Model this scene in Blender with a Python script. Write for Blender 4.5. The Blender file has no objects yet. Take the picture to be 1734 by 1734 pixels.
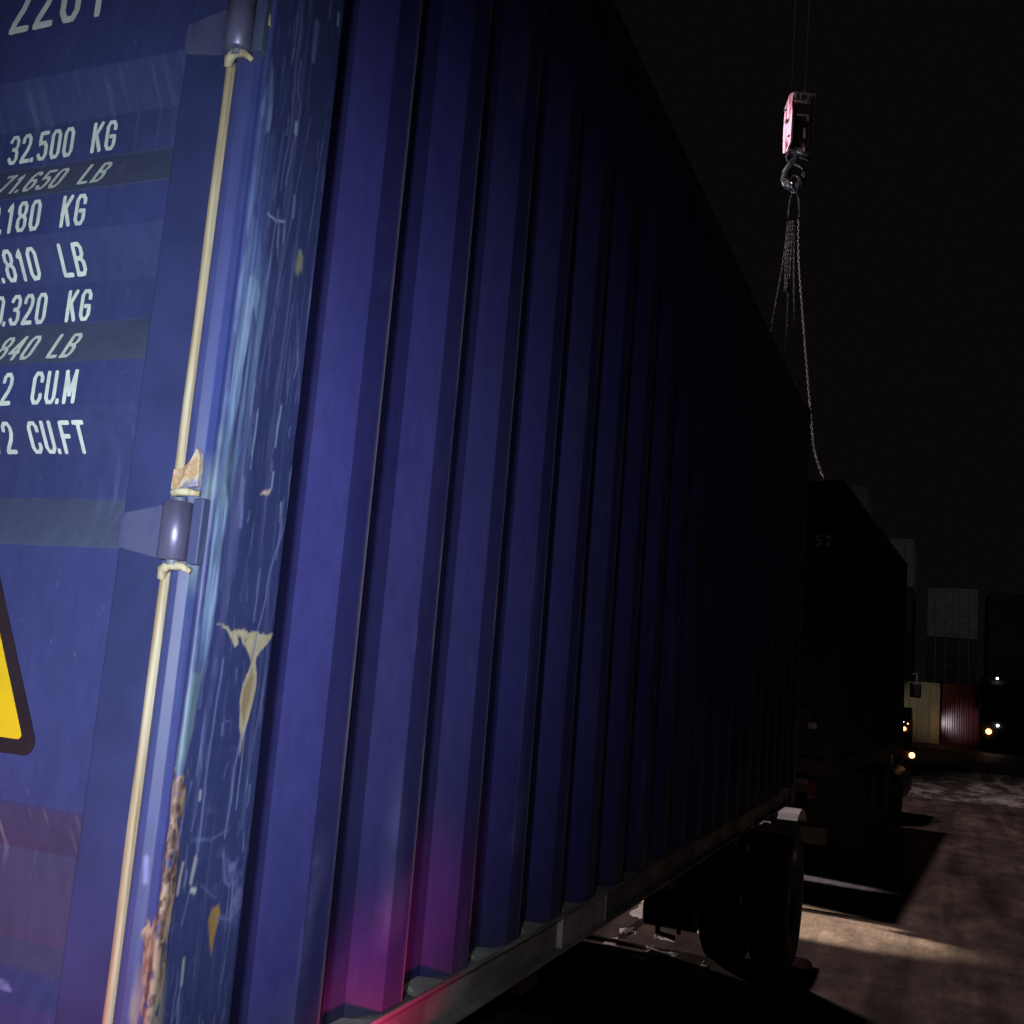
import bpy, bmesh, math, random
import numpy as np
from mathutils import Matrix, Vector
random.seed(7); rng = np.random.default_rng(11)
SC = bpy.context.scene; COL = SC.collection

# ------------------------------------------------------------------ camera
YAW, PITCH, ROLL, FPX = .3998, .1464, .0813, 1770.46
F = Vector((-math.sin(YAW)*math.cos(PITCH), math.cos(YAW)*math.cos(PITCH), math.sin(PITCH)))
r_ = Vector((math.cos(YAW), math.sin(YAW), 0)); u_ = r_.cross(F)
R_ = r_*math.cos(ROLL)+u_*math.sin(ROLL); U_ = -r_*math.sin(ROLL)+u_*math.cos(ROLL)
cam = bpy.data.objects.new('camera', bpy.data.cameras.new('camera')); COL.objects.link(cam)
CAMPOS = Vector((.8783, -1.0857, 1.81))
cam.matrix_world = Matrix.Translation(CAMPOS) @ Matrix((R_, U_, -F)).transposed().to_4x4()
cam.data.sensor_width = 36; cam.data.lens = 36*FPX/1734
cam.data.clip_start = .02; cam.data.clip_end = 2000
SC.camera = cam
# ------------------------------------------------------------------ night sky and exposure
w = bpy.data.worlds.new('World'); SC.world = w; w.use_nodes = True
w.node_tree.nodes['Background'].inputs[0].default_value = (.0028, .0021, .0027, 1)
w.node_tree.nodes['Background'].inputs[1].default_value = 1
SC.view_settings.view_transform = 'Standard'; SC.view_settings.look = 'None'
SC.view_settings.exposure = 0; SC.view_settings.gamma = 1
# ------------------------------------------------------------------ lamps
def lamp(name, kind, loc, power, color, size=.05, target=None, cone=60, blend=.5):
    d = bpy.data.lights.new(name, kind); d.energy = power; d.color = color
    d.shadow_soft_size = size
    o = bpy.data.objects.new(name, d); COL.objects.link(o); o.location = loc
    if kind == 'SPOT':
        d.spot_size = math.radians(cone); d.spot_blend = blend
        o.rotation_euler = (Vector(target)-Vector(loc)).to_track_quat('-Z', 'Y').to_euler()
    return o
hl = lamp('hand_lamp', 'SPOT', (.66, -1.22, 1.84), 126, (.84, .94, 1.0), .06, (-.24, .10, 1.93), 76, 1.0)
hl.scale = (.70, 1, 1)      # oval beam
hs_ = lamp('camera_fill', 'SPOT', (.90, -1.12, 1.76), 26, (.85, .94, 1.0), .05, (-.08, .20, 1.86), 54, 1.0)  # fill lamp added beside the camera to lift the dark panel valleys
hs_.scale = (.74, 1, 1)
lamp('camera_fill_wide', 'POINT', (.88, -1.12, 1.76), 1.1, (.85, .92, 1.0), .05)  # faint all-round fill added at the camera
lamp('red_glow_ribs', 'SPOT', (.50, -.16, .84), 75, (1.0, .03, .22), .05, (-.02, .60, 1.22), 23, 1.0)  # red spot added for the magenta glow low on the ribs
lamp('red_glow_door', 'SPOT', (-.10, -.75, .85), 26, (1.0, .08, .24), .06, (-.32, 0, 1.15), 80, 1.0)  # soft red spot added for the magenta glow at the door bottom
lamp('red_ground_fill', 'SPOT', (.35, -.3, .9), 7, (1.0, .16, .16), .06, (-.6, 5.5, 0), 40, 1.0)  # red fill added to tint the dark ground under the trailer
lamp('mast_lamp', 'SPOT', (-3.6, 9.5, 28), 11500, (1.0, .80, .78), .35, (14, 12, 0), 68, .3)
lamp('yard_lamp_low', 'SPOT', (-5.9, 9.4, 2.1), 19000, (1.0, .84, .60), .05, (-1.0, 8.12, .0), 13.5, .35)
lamp('yard_lamp_low_spill', 'SPOT', (-5.9, 8.9, 1.6), 520, (1.0, .80, .74), .05, (-1.5, 6.9, .0), 17, .5)
lamp('yard_lamp_under', 'SPOT', (-7.0, 11.2, 1.0), 20000, (.92, .88, 1.0), .05, (-.9, 10.05, .0), 3.0, .3)
lamp('crane_lamp', 'SPOT', (-7.0, 12.6, 8.2), 5200, (1.0, .88, .98), .10, (-.96, 11.5, 8.7), 12, .8)
lamp('chain_fill', 'SPOT', (-5.5, 6.5, 6.8), 700, (1.0, .95, .95), .10, (-.96, 11.5, 7.6), 26, .9)  # second lamp added to light the chains and the block's rims
lamp('yard_wash', 'SPOT', (10, 36, 14), 430, (1, .90, .90), .3, (-.6, 57, 7.5), 42, 1)
lamp('yard_wash_low', 'SPOT', (-1.5, 42.5, 1.6), 130, (1, .90, .66), .1, (.45, 48.6, 1.3), 34, .8)
lamp('headlamp_beam', 'SPOT', (.9, 45.6, .85), 90, (.96, .90, 1.0), .08, (1.6, 48.8, .95), 34, 1)
lamp('indicator_beam', 'POINT', (.92, 48.0, .85), 2.2, (1, .42, .12), .05)

# ------------------------------------------------------------------ helpers
def link(name, me, mat=None, parent=None):
    o = bpy.data.objects.new(name, me); COL.objects.link(o)
    if mat is not None:
        for m in (mat if isinstance(mat, (list, tuple)) else [mat]): me.materials.append(m)
    if parent is not None: o.parent = parent
    return o
def thing(name, label, cat, loc=(0, 0, 0), rotz=0, group=None):
    o = bpy.data.objects.new(name, None); COL.objects.link(o); o.empty_display_size = .2
    o.location = loc; o.rotation_euler = (0, 0, rotz)
    o['label'] = label; o['category'] = cat
    if group: o['group'] = group
    return o
class MB:
    def __init__(s): s.v = []; s.f = []; s.sm = []
    def add(s, vs, fs, smooth=False):
        n = len(s.v); s.v += [tuple(p) for p in vs]; s.f += [tuple(i+n for i in f) for f in fs]; s.sm += [smooth]*len(fs); return s
    def box(s, x0, x1, y0, y1, z0, z1):
        if x0 > x1: x0, x1 = x1, x0
        if y0 > y1: y0, y1 = y1, y0
        if z0 > z1: z0, z1 = z1, z0
        v = [(x, y, z) for z in (z0, z1) for y in (y0, y1) for x in (x0, x1)]
        return s.add(v, [(0, 2, 3, 1), (4, 5, 7, 6), (0, 1, 5, 4), (2, 6, 7, 3), (0, 4, 6, 2), (1, 3, 7, 5)])
    def tube(s, pts, rad, n=10, caps=True):
        pts = [Vector(p) for p in pts]; rads = rad if isinstance(rad, (list, tuple)) else [rad]*len(pts)
        rings = []; up = None
        for i, p in enumerate(pts):
            t = (pts[min(i+1, len(pts)-1)]-pts[max(i-1, 0)]).normalized()
            if up is None: up = Vector((0, 0, 1)) if abs(t.z) < .9 else Vector((1, 0, 0))
            a = t.cross(up).normalized(); up = a.cross(t).normalized()
            rings.append([p+(a*math.cos(2*math.pi*k/n)+up*math.sin(2*math.pi*k/n))*rads[i] for k in range(n)])
        v = [q for r in rings for q in r]
        f = [(i*n+k, i*n+(k+1) % n, (i+1)*n+(k+1) % n, (i+1)*n+k) for i in range(len(pts)-1) for k in range(n)]
        s.add(v, f, True)
        if caps:
            s.add(rings[0], [tuple(range(n))]); s.add(rings[-1], [tuple(reversed(range(n)))])
        return s
    def lathe_x(s, prof, c, n=32):      # profile of (x, radius) round an axis parallel to X through c
        v = []
        for x, r in prof:
            for k in range(n):
                a = 2*math.pi*k/n; v.append((c[0]+x, c[1]+r*math.cos(a), c[2]+r*math.sin(a)))
        f = [(i*n+k, i*n+(k+1) % n, (i+1)*n+(k+1) % n, (i+1)*n+k) for i in range(len(prof)-1) for k in range(n)]
        return s.add(v, f, True)
    def prism(s, poly, axis, a, b):     # closed polygon extruded along an axis
        n = len(poly)
        def P(q, t): return {'x': (t, q[0], q[1]), 'y': (q[0], t, q[1]), 'z': (q[0], q[1], t)}[axis]
        return s.add([P(q, a) for q in poly]+[P(q, b) for q in poly],
                     [tuple(range(n)), tuple(reversed(range(n, 2*n)))]+[(i, i+n, (i+1) % n+n, (i+1) % n) for i in range(n)])
    def build(s, name, mat, parent=None, bevel=0, fix=True):
        me = bpy.data.meshes.new(name); me.from_pydata(s.v, [], s.f)
        me.polygons.foreach_set('use_smooth', s.sm)
        if fix:
            b = bmesh.new(); b.from_mesh(me); bmesh.ops.recalc_face_normals(b, faces=b.faces); b.to_mesh(me); b.free()
        o = link(name, me, mat, parent)
        if bevel:
            m = o.modifiers.new('bevel', 'BEVEL'); m.width = bevel; m.segments = 2; m.limit_method = 'ANGLE'
        return o
def grid_mesh(name, P, mat, parent=None, smooth=True, attrs=None, flip=False):
    """P: (nu, nv, 3) array of positions"""
    nu, nv = P.shape[:2]; me = bpy.data.meshes.new(name)
    idx = np.arange(nu*nv).reshape(nu, nv)
    q = np.stack([idx[:-1, :-1], idx[1:, :-1], idx[1:, 1:], idx[:-1, 1:]], -1).reshape(-1, 4)
    if flip: q = q[:, ::-1]
    me.vertices.add(nu*nv); me.vertices.foreach_set('co', P.reshape(-1).astype(np.float32))
    me.loops.add(q.size); me.loops.foreach_set('vertex_index', q.reshape(-1).astype(np.int32))
    me.polygons.add(len(q)); me.polygons.foreach_set('loop_start', np.arange(0, q.size, 4, dtype=np.int32))
    me.polygons.foreach_set('use_smooth', np.full(len(q), smooth))
    me.update(calc_edges=True); me.validate()
    for n, a in (attrs or {}).items():
        at = me.color_attributes.new(n, 'FLOAT_COLOR', 'POINT')
        c = np.ones((nu*nv, 4), np.float32); c[:, :3] = a.reshape(-1, 3); at.data.foreach_set('color', c.reshape(-1))
    return link(name, me, mat, parent)

# ---- materials
def newmat(name):
    m = bpy.data.materials.new(name); m.use_nodes = True; nt = m.node_tree
    return m, nt, nt.nodes['Principled BSDF']
def node(nt, t, **k):
    n = nt.nodes.new(t)
    for a, b in k.items():
        if a in n.inputs: n.inputs[a].default_value = b
        else: setattr(n, a, b)
    return n
def noise(nt, scale, detail=4, stretch=(1, 1, 1), rough=.55):
    tc = node(nt, 'ShaderNodeNewGeometry'); mp = node(nt, 'ShaderNodeMapping'); mp.inputs['Scale'].default_value = stretch
    nt.links.new(tc.outputs['Position'], mp.inputs['Vector'])
    n = node(nt, 'ShaderNodeTexNoise'); n.inputs['Scale'].default_value = scale; n.inputs['Detail'].default_value = detail
    n.inputs['Roughness'].default_value = rough
    nt.links.new(mp.outputs[0], n.inputs['Vector']); return n.outputs['Fac']
def ramp(nt, fac, stops):
    r = node(nt, 'ShaderNodeValToRGB'); e = r.color_ramp.elements
    while len(e) < len(stops): e.new(.5)
    for el, (p, c) in zip(e, stops): el.position = p; el.color = (*c, 1) if len(c) == 3 else c
    nt.links.new(fac, r.inputs[0]); return r.outputs[0]
def mix(nt, fac, a, b):
    m = node(nt, 'ShaderNodeMix'); m.data_type = 'RGBA'
    if isinstance(fac, (int, float)): m.inputs[0].default_value = fac
    else: nt.links.new(fac, m.inputs[0])
    for s, v in ((6, a), (7, b)):
        if isinstance(v, tuple): m.inputs[s].default_value = (*v, 1)
        else: nt.links.new(v, m.inputs[s])
    return m.outputs[2]
def bump(nt, b, h, strength=.2, dist=.01):
    n = node(nt, 'ShaderNodeBump'); n.inputs['Strength'].default_value = strength; n.inputs['Distance'].default_value = dist
    nt.links.new(h, n.inputs['Height']); nt.links.new(n.outputs[0], b.inputs['Normal'])
def simple(name, col, rough=.6, metal=0, dirt=None, scale=8, amount=.5, stretch=(1, 1, 1), spec=.5):
    m, nt, b = newmat(name)
    b.inputs['Roughness'].default_value = rough; b.inputs['Metallic'].default_value = metal
    b.inputs['Specular IOR Level'].default_value = spec
    f = noise(nt, scale, 5, stretch)
    d = dirt or tuple(c*.55 for c in col)
    nt.links.new(ramp(nt, f, [(.35, col), (.35+.5*(1.05-amount), d)]), b.inputs['Base Color'])
    bump(nt, b, f, .15, .004)
    return m
def emit(name, col, s):
    m, nt, b = newmat(name); b.inputs['Base Color'].default_value = (*col, 1)
    b.inputs['Emission Color'].default_value = (*col, 1); b.inputs['Emission Strength'].default_value = s
    return m
def painted(name, rough=.42, wear_bump=.15, spec=.5):
    """colour comes from the 'paint' attribute, with fine grain noise"""
    m, nt, b = newmat(name)
    a = node(nt, 'ShaderNodeVertexColor'); a.layer_name = 'paint'
    f = noise(nt, 60, 5, (1, 1, .35)); f2 = noise(nt, 5, 4, (1, 1, .5))
    hs = node(nt, 'ShaderNodeHueSaturation'); mt = node(nt, 'ShaderNodeMath', operation='MULTIPLY_ADD')
    nt.links.new(f, mt.inputs[0]); mt.inputs[1].default_value = .5; mt.inputs[2].default_value = .75
    mt2 = node(nt, 'ShaderNodeMath', operation='MULTIPLY_ADD'); nt.links.new(f2, mt2.inputs[0]); mt2.inputs[1].default_value = .5
    mt2.inputs[2].default_value = .75
    mm = node(nt, 'ShaderNodeMath', operation='MULTIPLY'); nt.links.new(mt.outputs[0], mm.inputs[0]); nt.links.new(mt2.outputs[0], mm.inputs[1])
    nt.links.new(mm.outputs[0], hs.inputs['Value']); nt.links.new(a.outputs['Color'], hs.inputs['Color'])
    nt.links.new(hs.outputs[0], b.inputs['Base Color'])
    rr = node(nt, 'ShaderNodeMath', operation='MULTIPLY_ADD'); nt.links.new(f2, rr.inputs[0]); rr.inputs[1].default_value = .25
    rr.inputs[2].default_value = rough-.1; nt.links.new(rr.outputs[0], b.inputs['Roughness'])
    b.inputs['Specular IOR Level'].default_value = spec
    bump(nt, b, f, wear_bump, .0015)
    return m
BLUE = np.array([.040, .050, .168])
M = dict(
    post=painted('worn_blue_post_paint', .50, .2), door=painted('blue_door_paint', .5, .12, .35), side=painted('blue_side_paint', .5, .12, .3),
    blue=simple('blue_paint', tuple(BLUE), .5, 0, tuple(BLUE*.7), 6, .5),
    gasket=simple('cream_sealant', (.56, .50, .37), .75, 0, (.32, .23, .13), 30, .42, (3, 3, .16)),
    hinge=simple('scuffed_hinge_paint', (.055, .060, .165), .45, 0, (.085, .09, .19), 24, .7, (1, 1, .4)),
    lug=simple('grey_worn_steel', (.17, .21, .25), .5, 0, (.07, .09, .17), 34, .6, (1, 1, .25)),
    white=simple('white_lettering', (.72, .78, .74), .6, 0, (.52, .57, .58), 40, .3),
    yellow=simple('yellow_film', (.80, .58, .015), .45, 0, (.70, .50, .02), 12, .5),
    black=simple('black_film', (.022, .014, .020), .45, 0, (.03, .02, .03), 12, .5),
    rail=simple('dirty_grey_rail', (.46, .42, .40), .8, 0, (.22, .19, .19), 9, .6, (1, .5, 1)),
    dust=simple('pale_lit_dust', (.55, .53, .51), .9, 0, (.36, .34, .33), 12, .5),  # paler than the rail, paints its ledge and pockets as lit
    frame=simple('chassis_paint', (.018, .015, .016), .6, 0, (.03, .024, .022), 7, .5),
    rubber=simple('tyre_rubber', (.022, .020, .021), .8, 0, (.045, .042, .040), 14, .5),
    rim=simple('steel_rim', (.12, .12, .12), .5, .3, (.05, .04, .04), 12, .5),
    guard=simple('grey_mudguard', (.5, .5, .5), .65, 0, (.3, .3, .3), 7, .6),
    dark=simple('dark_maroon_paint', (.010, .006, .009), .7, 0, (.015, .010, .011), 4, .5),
    redlens=simple('red_lens', (.10, .005, .02), .35), plate=simple('pale_label', (.42, .42, .42), .6),
    glass=simple('dark_glass', (.01, .01, .012), .08), chain=simple('galvanised_chain', (.24, .23, .22), .42, .6, (.10, .09, .09), 30, .6),
    hook=simple('black_hook_steel', (.34, .34, .38), .27, .6, (.02, .02, .03), 12, .5),
    hooklit=simple('red_hook_block_lit', (.17, .012, .025), .28, 0, (.62, .36, .42), 12, .75, (1, 1, .3)), hookshade=simple('red_hook_block_shaded', (.035, .004, .008), .4, 0, (.02, .003, .005), 9, .4),  # pink-white streaks paint highlights on the red; dark copy paints the shaded side
    marker=emit('amber_marker_glow', (1.0, .42, .16), 5), amber=emit('amber_lamp_glow', (1.0, .38, .13), 5),
    whitelamp=emit('white_lamp_glow', (.9, .93, 1.0), 8), rope=simple('wire_rope', (.02, .02, .02), .6, .5),
)

# ------------------------------------------------------------------ ground and snow
def ground_mat():
    m, nt, b = newmat('wet_dirty_asphalt')
    big = noise(nt, .55, 5, (1, .6, 1)); mid = noise(nt, 2.6, 6, (1, .55, 1), .65); fine = noise(nt, 38, 5)
    track = noise(nt, 2.2, 4, (1.6, .12, 1))
    c = ramp(nt, mid, [(.30, (.030, .021, .018)), (.50, (.075, .056, .050)), (.72, (.15, .115, .10))])
    c2 = ramp(nt, big, [(.34, (.6, .55, .55)), (.65, (1.35, 1.3, 1.3))])
    mm = node(nt, 'ShaderNodeMix'); mm.data_type = 'RGBA'; mm.blend_type = 'MULTIPLY'; mm.inputs[0].default_value = 1
    nt.links.new(c, mm.inputs[6]); nt.links.new(c2, mm.inputs[7])
    tf = ramp(nt, track, [(.46, (1, 1, 1)), (.60, (.55, .52, .52))])
    m3 = node(nt, 'ShaderNodeMix'); m3.data_type = 'RGBA'; m3.blend_type = 'MULTIPLY'; m3.inputs[0].default_value = 1
    nt.links.new(mm.outputs[2], m3.inputs[6]); nt.links.new(tf, m3.inputs[7])
    ff = ramp(nt, fine, [(.3, (.7, .7, .7)), (.7, (1.3, 1.3, 1.3))])
    m4 = node(nt, 'ShaderNodeMix'); m4.data_type = 'RGBA'; m4.blend_type = 'MULTIPLY'; m4.inputs[0].default_value = 1
    nt.links.new(m3.outputs[2], m4.inputs[6]); nt.links.new(ff, m4.inputs[7])
    nt.links.new(m4.outputs[2], b.inputs['Base Color'])
    nt.links.new(ramp(nt, big, [(.4, (.55, .55, .55)), (.6, (.8, .8, .8))]), b.inputs['Roughness'])
    b.inputs['Specular IOR Level'].default_value = .25
    bump(nt, b, mid, .5, .03)
    return m
g = MB().add([(-600, -600, 0), (600, -600, 0), (600, 600, 0), (-600, 600, 0)], [(0, 1, 2, 3)]).build('ground', ground_mat())
g['kind'] = 'structure'
def vnoise(x, y, seed=0):
    r = np.random.default_rng(seed).random((97, 97)); x = np.asarray(x)+1000.3; y = np.asarray(y)+1000.7
    xi = np.floor(x).astype(int); yi = np.floor(y).astype(int); fx = x-xi; fy = y-yi
    fx = fx*fx*(3-2*fx); fy = fy*fy*(3-2*fy)
    a = r[xi % 97, yi % 97]; b = r[(xi+1) % 97, yi % 97]; c = r[xi % 97, (yi+1) % 97]; d = r[(xi+1) % 97, (yi+1) % 97]
    return (a*(1-fx)+b*fx)*(1-fy)+(c*(1-fx)+d*fx)*fy
def fbm(x, y, seed=0, o=4):
    s = 0; a = .5
    for k in range(o): s = s+a*vnoise(x*2**k, y*2**k, seed+k); a *= .5
    return s/(1-.5**o)
def snow_mat():
    m, nt, b = newmat('trampled_snow')
    a = noise(nt, 2.1, 7, (1, .5, 1), .68); f = noise(nt, 9, 5)
    nt.links.new(mix(nt, ramp(nt, a, [(.46, (0, 0, 0)), (.66, (1, 1, 1))]), (.045, .033, .03), (.42, .38, .37)), b.inputs['Base Color'])
    b.inputs['Roughness'].default_value = .8; bump(nt, b, f, .6, .05); return m
light_patch = MB(); rq = random.Random(3)  # flat pale patches standing in for pools of lamplight
for P in ([(-1.23, 6.0), (-1.25, 6.29), (-1.21, 6.37), (-1.15, 6.15), (-1.08, 5.98), (-1.16, 5.95)] ,
[(-1.27, 6.59), (-1.2, 6.7), (-1.12, 6.55), (-1.19, 6.47)] ,
[(-1.02, 6.58), (-0.96, 6.59), (-0.84, 6.51), (-0.94, 6.5)] ,
[(-0.99, 5.94), (-0.94, 6.05), (-0.94, 6.19), (-0.98, 6.29), (-0.92, 6.3), (-0.85, 6.21), (-0.74, 6.22), (-0.74, 6.1), (-0.83, 6.14), (-0.88, 6.01), (-0.89, 5.88)] ,
[(-0.56, 5.8), (-0.56, 6.14), (-0.51, 6.05), (-0.46, 5.79)] ,
[(-1.36, 7.61), (-1.37, 7.94), (-1.26, 7.71), (-1.22, 7.41), (-0.99, 7.02), (-1.09, 6.98), (-1.18, 7.01), (-1.34, 7.09), (-1.35, 7.37)] ,
[(-0.85, 6.98), (-0.83, 7.18), (-0.75, 6.97), (-0.71, 7.05), (-0.66, 6.84), (-0.76, 6.91)] ,):
    cx = sum(p[0] for p in P)/len(P); cy = sum(p[1] for p in P)/len(P); Q = []
    for a, b in zip(P, P[1:]+P[:1]):
        for k in range(4): Q.append((a[0]+(b[0]-a[0])*k/4+rq.uniform(-.012, .012), a[1]+(b[1]-a[1])*k/4+rq.uniform(-.04, .04)))
    n = len(Q); top = [(cx+(x-cx)*.8, cy+(y-cy)*.8, .006) for x, y in Q]
    light_patch.add([(x, y, .001) for x, y in Q]+top, [tuple(range(n, 2*n))]+[(i, (i+1) % n, n+(i+1) % n, n+i) for i in range(n)], True)
so = light_patch.build('light_patch', simple('light_patch_grey', (.62, .58, .56), .7, 0, (.36, .32, .31), 9, .5)); so['kind'] = 'stuff'
so['label'] = 'pale patches painting pools of lamplight on the ground under the near trailer'; so['category'] = 'light_patch'
xs = np.linspace(-2.5, 12, 150); ys = np.linspace(20.3, 31, 130); X, Y = np.meshgrid(xs, ys, indexing='ij')
ed = np.clip((Y-20.3)/2, 0, 1)*np.clip((31-Y)/2.5, 0, 1)*np.clip((X+2.5)/.8, 0, 1)*np.clip((12-X)/2, 0, 1)
Z = -.03+ed*(.05+.42*fbm(X*1.3, Y*.8, 3, 5)**1.6*(.5+.5*np.clip((Y-22)/5, 0, 1)))
sn = grid_mesh('snow_bank', np.stack([X, Y, Z], -1), snow_mat()); sn['kind'] = 'stuff'
sn['label'] = 'low bank of trampled dirty snow across the yard behind the trucks'; sn['category'] = 'snow'

# ------------------------------------------------------------------ painting wear on a surface (albedo only)
VIOLET = np.array([.044, .042, .182])
class Canvas:
    """u, z coordinates of every vertex and a colour for each"""
    def __init__(s, U, Z, base=BLUE): s.U = U; s.Z = Z; s.C = np.ones(U.shape+(3,))*base
    def put(s, mask, col, a=1.0):
        m = np.clip(mask*a, 0, 1)[..., None]; s.C = s.C*(1-m)+np.array(col)*m
    def poly(s, pts, soft=.002, wob=.002, seed=1):
        pts = np.array(pts); zc = s.Z+wob*2*(vnoise(s.U*250, s.Z*90, seed)-.5)*2; uc = s.U+wob*2*(fbm(s.U*50, s.Z*18, seed+9, 3)-.5)*2
        d = np.full(s.U.shape, 9.); ins = np.zeros(s.U.shape, bool); n = len(pts)
        for i in range(n):
            a = pts[i]; b = pts[(i+1) % n]; e = b-a
            t = np.clip(((uc-a[0])*e[0]+(zc-a[1])*e[1])/(e@e+1e-12), 0, 1)
            d = np.minimum(d, np.hypot(uc-a[0]-t*e[0], zc-a[1]-t*e[1]))
            c = ((a[1] > zc) != (b[1] > zc)) & (uc < (b[0]-a[0])*(zc-a[1])/(b[1]-a[1]+1e-12)+a[0]); ins ^= c
        sd = np.where(ins, -d, d); return np.clip(.5-sd/soft, 0, 1)
    def line(s, pts, wd, soft=.0015, wob=.0015, seed=2):
        pts = np.array(pts, float); uc = s.U+wob*2*(vnoise(s.U*60, s.Z*45, seed)-.5); d = np.full(s.U.shape, 9.)
        for a, b in zip(pts[:-1], pts[1:]):
            e = b-a; t = np.clip(((uc-a[0])*e[0]+(s.Z-a[1])*e[1])/(e@e+1e-12), 0, 1)
            d = np.minimum(d, np.hypot(uc-a[0]-t*e[0], s.Z-a[1]-t*e[1]))
        return np.clip(.5-(d-wd/2)/soft, 0, 1)
    def streaks(s, su, sz, lo, hi, seed): 
        n = fbm(s.U*su, s.Z*sz, seed, 4); return np.clip((n-lo)/(hi-lo), 0, 1)
def win(x, a, b, s): return np.clip((x-a)/s, 0, 1)*np.clip((b-x)/s, 0, 1)
PALE = (.20, .31, .56); PALER = (.34, .44, .66); LAV = (.19, .20, .46); CREAM = (.56, .48, .32); BROWN = (.30, .20, .11); RUST = (.20, .105, .055)
GREEN = (.13, .19, .25); ORANGE = (.42, .24, .06); WHITE = (.55, .56, .60)

# ------------------------------------------------------------------ the near container
HT, WID, LEN, ZB = 2.591, 2.438, 6.058, 1.1
ZT = ZB+HT
box1 = thing('shipping_container', 'large blue corrugated container in front with scratched corner post and white weight lettering', 'shipping container', (0, 0, 0))
# corner post: profile runs from the door seal over the rounded rear face, round the corner and along the side
prof = [(-.0610, .016), (-.0585, .008), (-.0555, .001), (-.051, -.0035), (-.045, -.0055), (-.038, -.0050), (-.032, -.001), (-.026, .003), (-.014, .004), (-.008, .001)]
for k in range(7):
    a = -math.pi/2+k*math.pi/12; prof.append((-.006+.006*math.cos(a)*1.0, .006+.006*math.sin(a)))
prof.append((0, .012))
def resample(pts, step):
    out = [pts[0]]
    for a, b in zip(pts[:-1], pts[1:]):
        n = max(1, int(math.ceil(math.hypot(b[0]-a[0], b[1]-a[1])/step)))
        out += [(a[0]+(b[0]-a[0])*k/n, a[1]+(b[1]-a[1])*k/n) for k in range(1, n+1)]
    return out
pp = resample(prof+[(0, .163), (-.0015, .1665), (-.004, .168), (-.044, .168)], .0017)
zz = np.concatenate([[ZB+.118], np.arange(1.24, 2.92, .0030), np.arange(2.93, ZT-.11, .02), [ZT-.118]])
PX = np.array(pp); nU, nZ = len(pp), len(zz)
u1 = np.where(PX[:, 1] > .006, PX[:, 1], PX[:, 0]); u1 = np.where((PX[:, 0] < -.008) & (PX[:, 1] < .02), PX[:, 0], u1)
u1 = np.where(PX[:, 1] >= .1665, .168-PX[:, 0], u1)
Ug, Zg = np.meshgrid(u1, zz, indexing='ij')
# shallow dents in the battered face
dent = .0035*(fbm(Ug*9, Zg*3.5, 21, 3)-.5)
Pp = np.zeros((nU, nZ, 3)); Pp[..., 0] = PX[:, None, 0]; Pp[..., 1] = PX[:, None, 1]; Pp[..., 2] = Zg
Pp[..., 0] += np.where((PX[:, 1] > .02) & (PX[:, 1] < .16), 1, 0)[:, None]*dent
c = Canvas(Ug, Zg)
side = (Ug > .0)*1.0
c.put(c.streaks(4, 1.2, .45, .75, 30), (.045, .055, .24), .5)
c.put(c.streaks(70, 2.2, .60, .86, 31)*np.clip((Ug+.02)/.03, 0, 1), LAV, .40)
c.put(c.streaks(160, 7, .68, .86, 32)*side, LAV, .55)
c.put(c.streaks(24, 60, .72, .9, 33)*side*np.clip((2.0-Zg)/.6, .15, 1), LAV, .35)
# soft lavender highlight painted into the colour along the rounded rear edge
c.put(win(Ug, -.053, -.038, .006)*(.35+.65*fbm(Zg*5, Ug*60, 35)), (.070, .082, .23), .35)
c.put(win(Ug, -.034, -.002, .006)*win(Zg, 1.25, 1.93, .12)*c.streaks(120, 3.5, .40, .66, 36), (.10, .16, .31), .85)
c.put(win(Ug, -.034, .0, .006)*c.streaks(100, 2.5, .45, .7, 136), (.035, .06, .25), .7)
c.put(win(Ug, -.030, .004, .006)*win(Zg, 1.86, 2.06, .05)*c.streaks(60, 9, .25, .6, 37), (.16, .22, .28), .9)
# the long worn strip down the corner
edge = [(.004, 2.62), (.012, 2.60), (.019, 2.547), (.021, 2.515), (.010, 2.505), (.012, 2.44), (.010, 2.39), (.022, 2.38), (.034, 2.325), (.042, 2.291), (.041, 2.252), (.031, 2.262), (.027, 2.196), (.025, 2.17), (.021, 2.114), (.016, 2.071), (.018, 2.017), (.030, 1.992), (.032, 1.956), (.028, 1.915), (.028, 1.869), (.027, 1.835), (.026, 1.79), (.018, 1.755), (.012, 1.71), (.006, 1.66), (-.008, 1.65), (-.006, 1.71), (-.003, 1.80), (.004, 1.87), (.006, 1.95), (.002, 2.0), (-.001, 2.10), (.001, 2.20), (.002, 2.30), (-.001, 2.38), (-.001, 2.50)]
m = c.poly(edge, .006, .0022, 40)*(.35+.65*np.clip((fbm(Ug*130, Zg*9, 140)-.38)/.14, 0, 1))*np.clip((Zg-1.74)/.12, .08, 1)
c.put(m, PALE, .93); c.put(m*c.streaks(110, 6, .42, .68, 41), PALER, .75); c.put(m*c.streaks(80, 3, .55, .75, 42), (.06, .10, .34), .75)
c.put(c.poly([(.004, 2.497), (.036, 2.516), (.044, 2.443), (.046, 2.30), (.012, 2.30), (.004, 2.424)], .012, .004, 43), (.075, .11, .32), .7)
c.put(c.poly([(-.004, 1.774), (.021, 1.774), (.018, 1.71), (.013, 1.664), (-.002, 1.64), (-.012, 1.66), (-.006, 1.71)], .004, .003, 44)*c.streaks(70, 12, .3, .55, 45), GREEN, .85)
c.put(win(Zg, 1.97, 2.10, .03)*win(Ug, -.012, .030, .008)*c.streaks(60, 20, .35, .6, 46), GREEN, .6)
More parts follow.
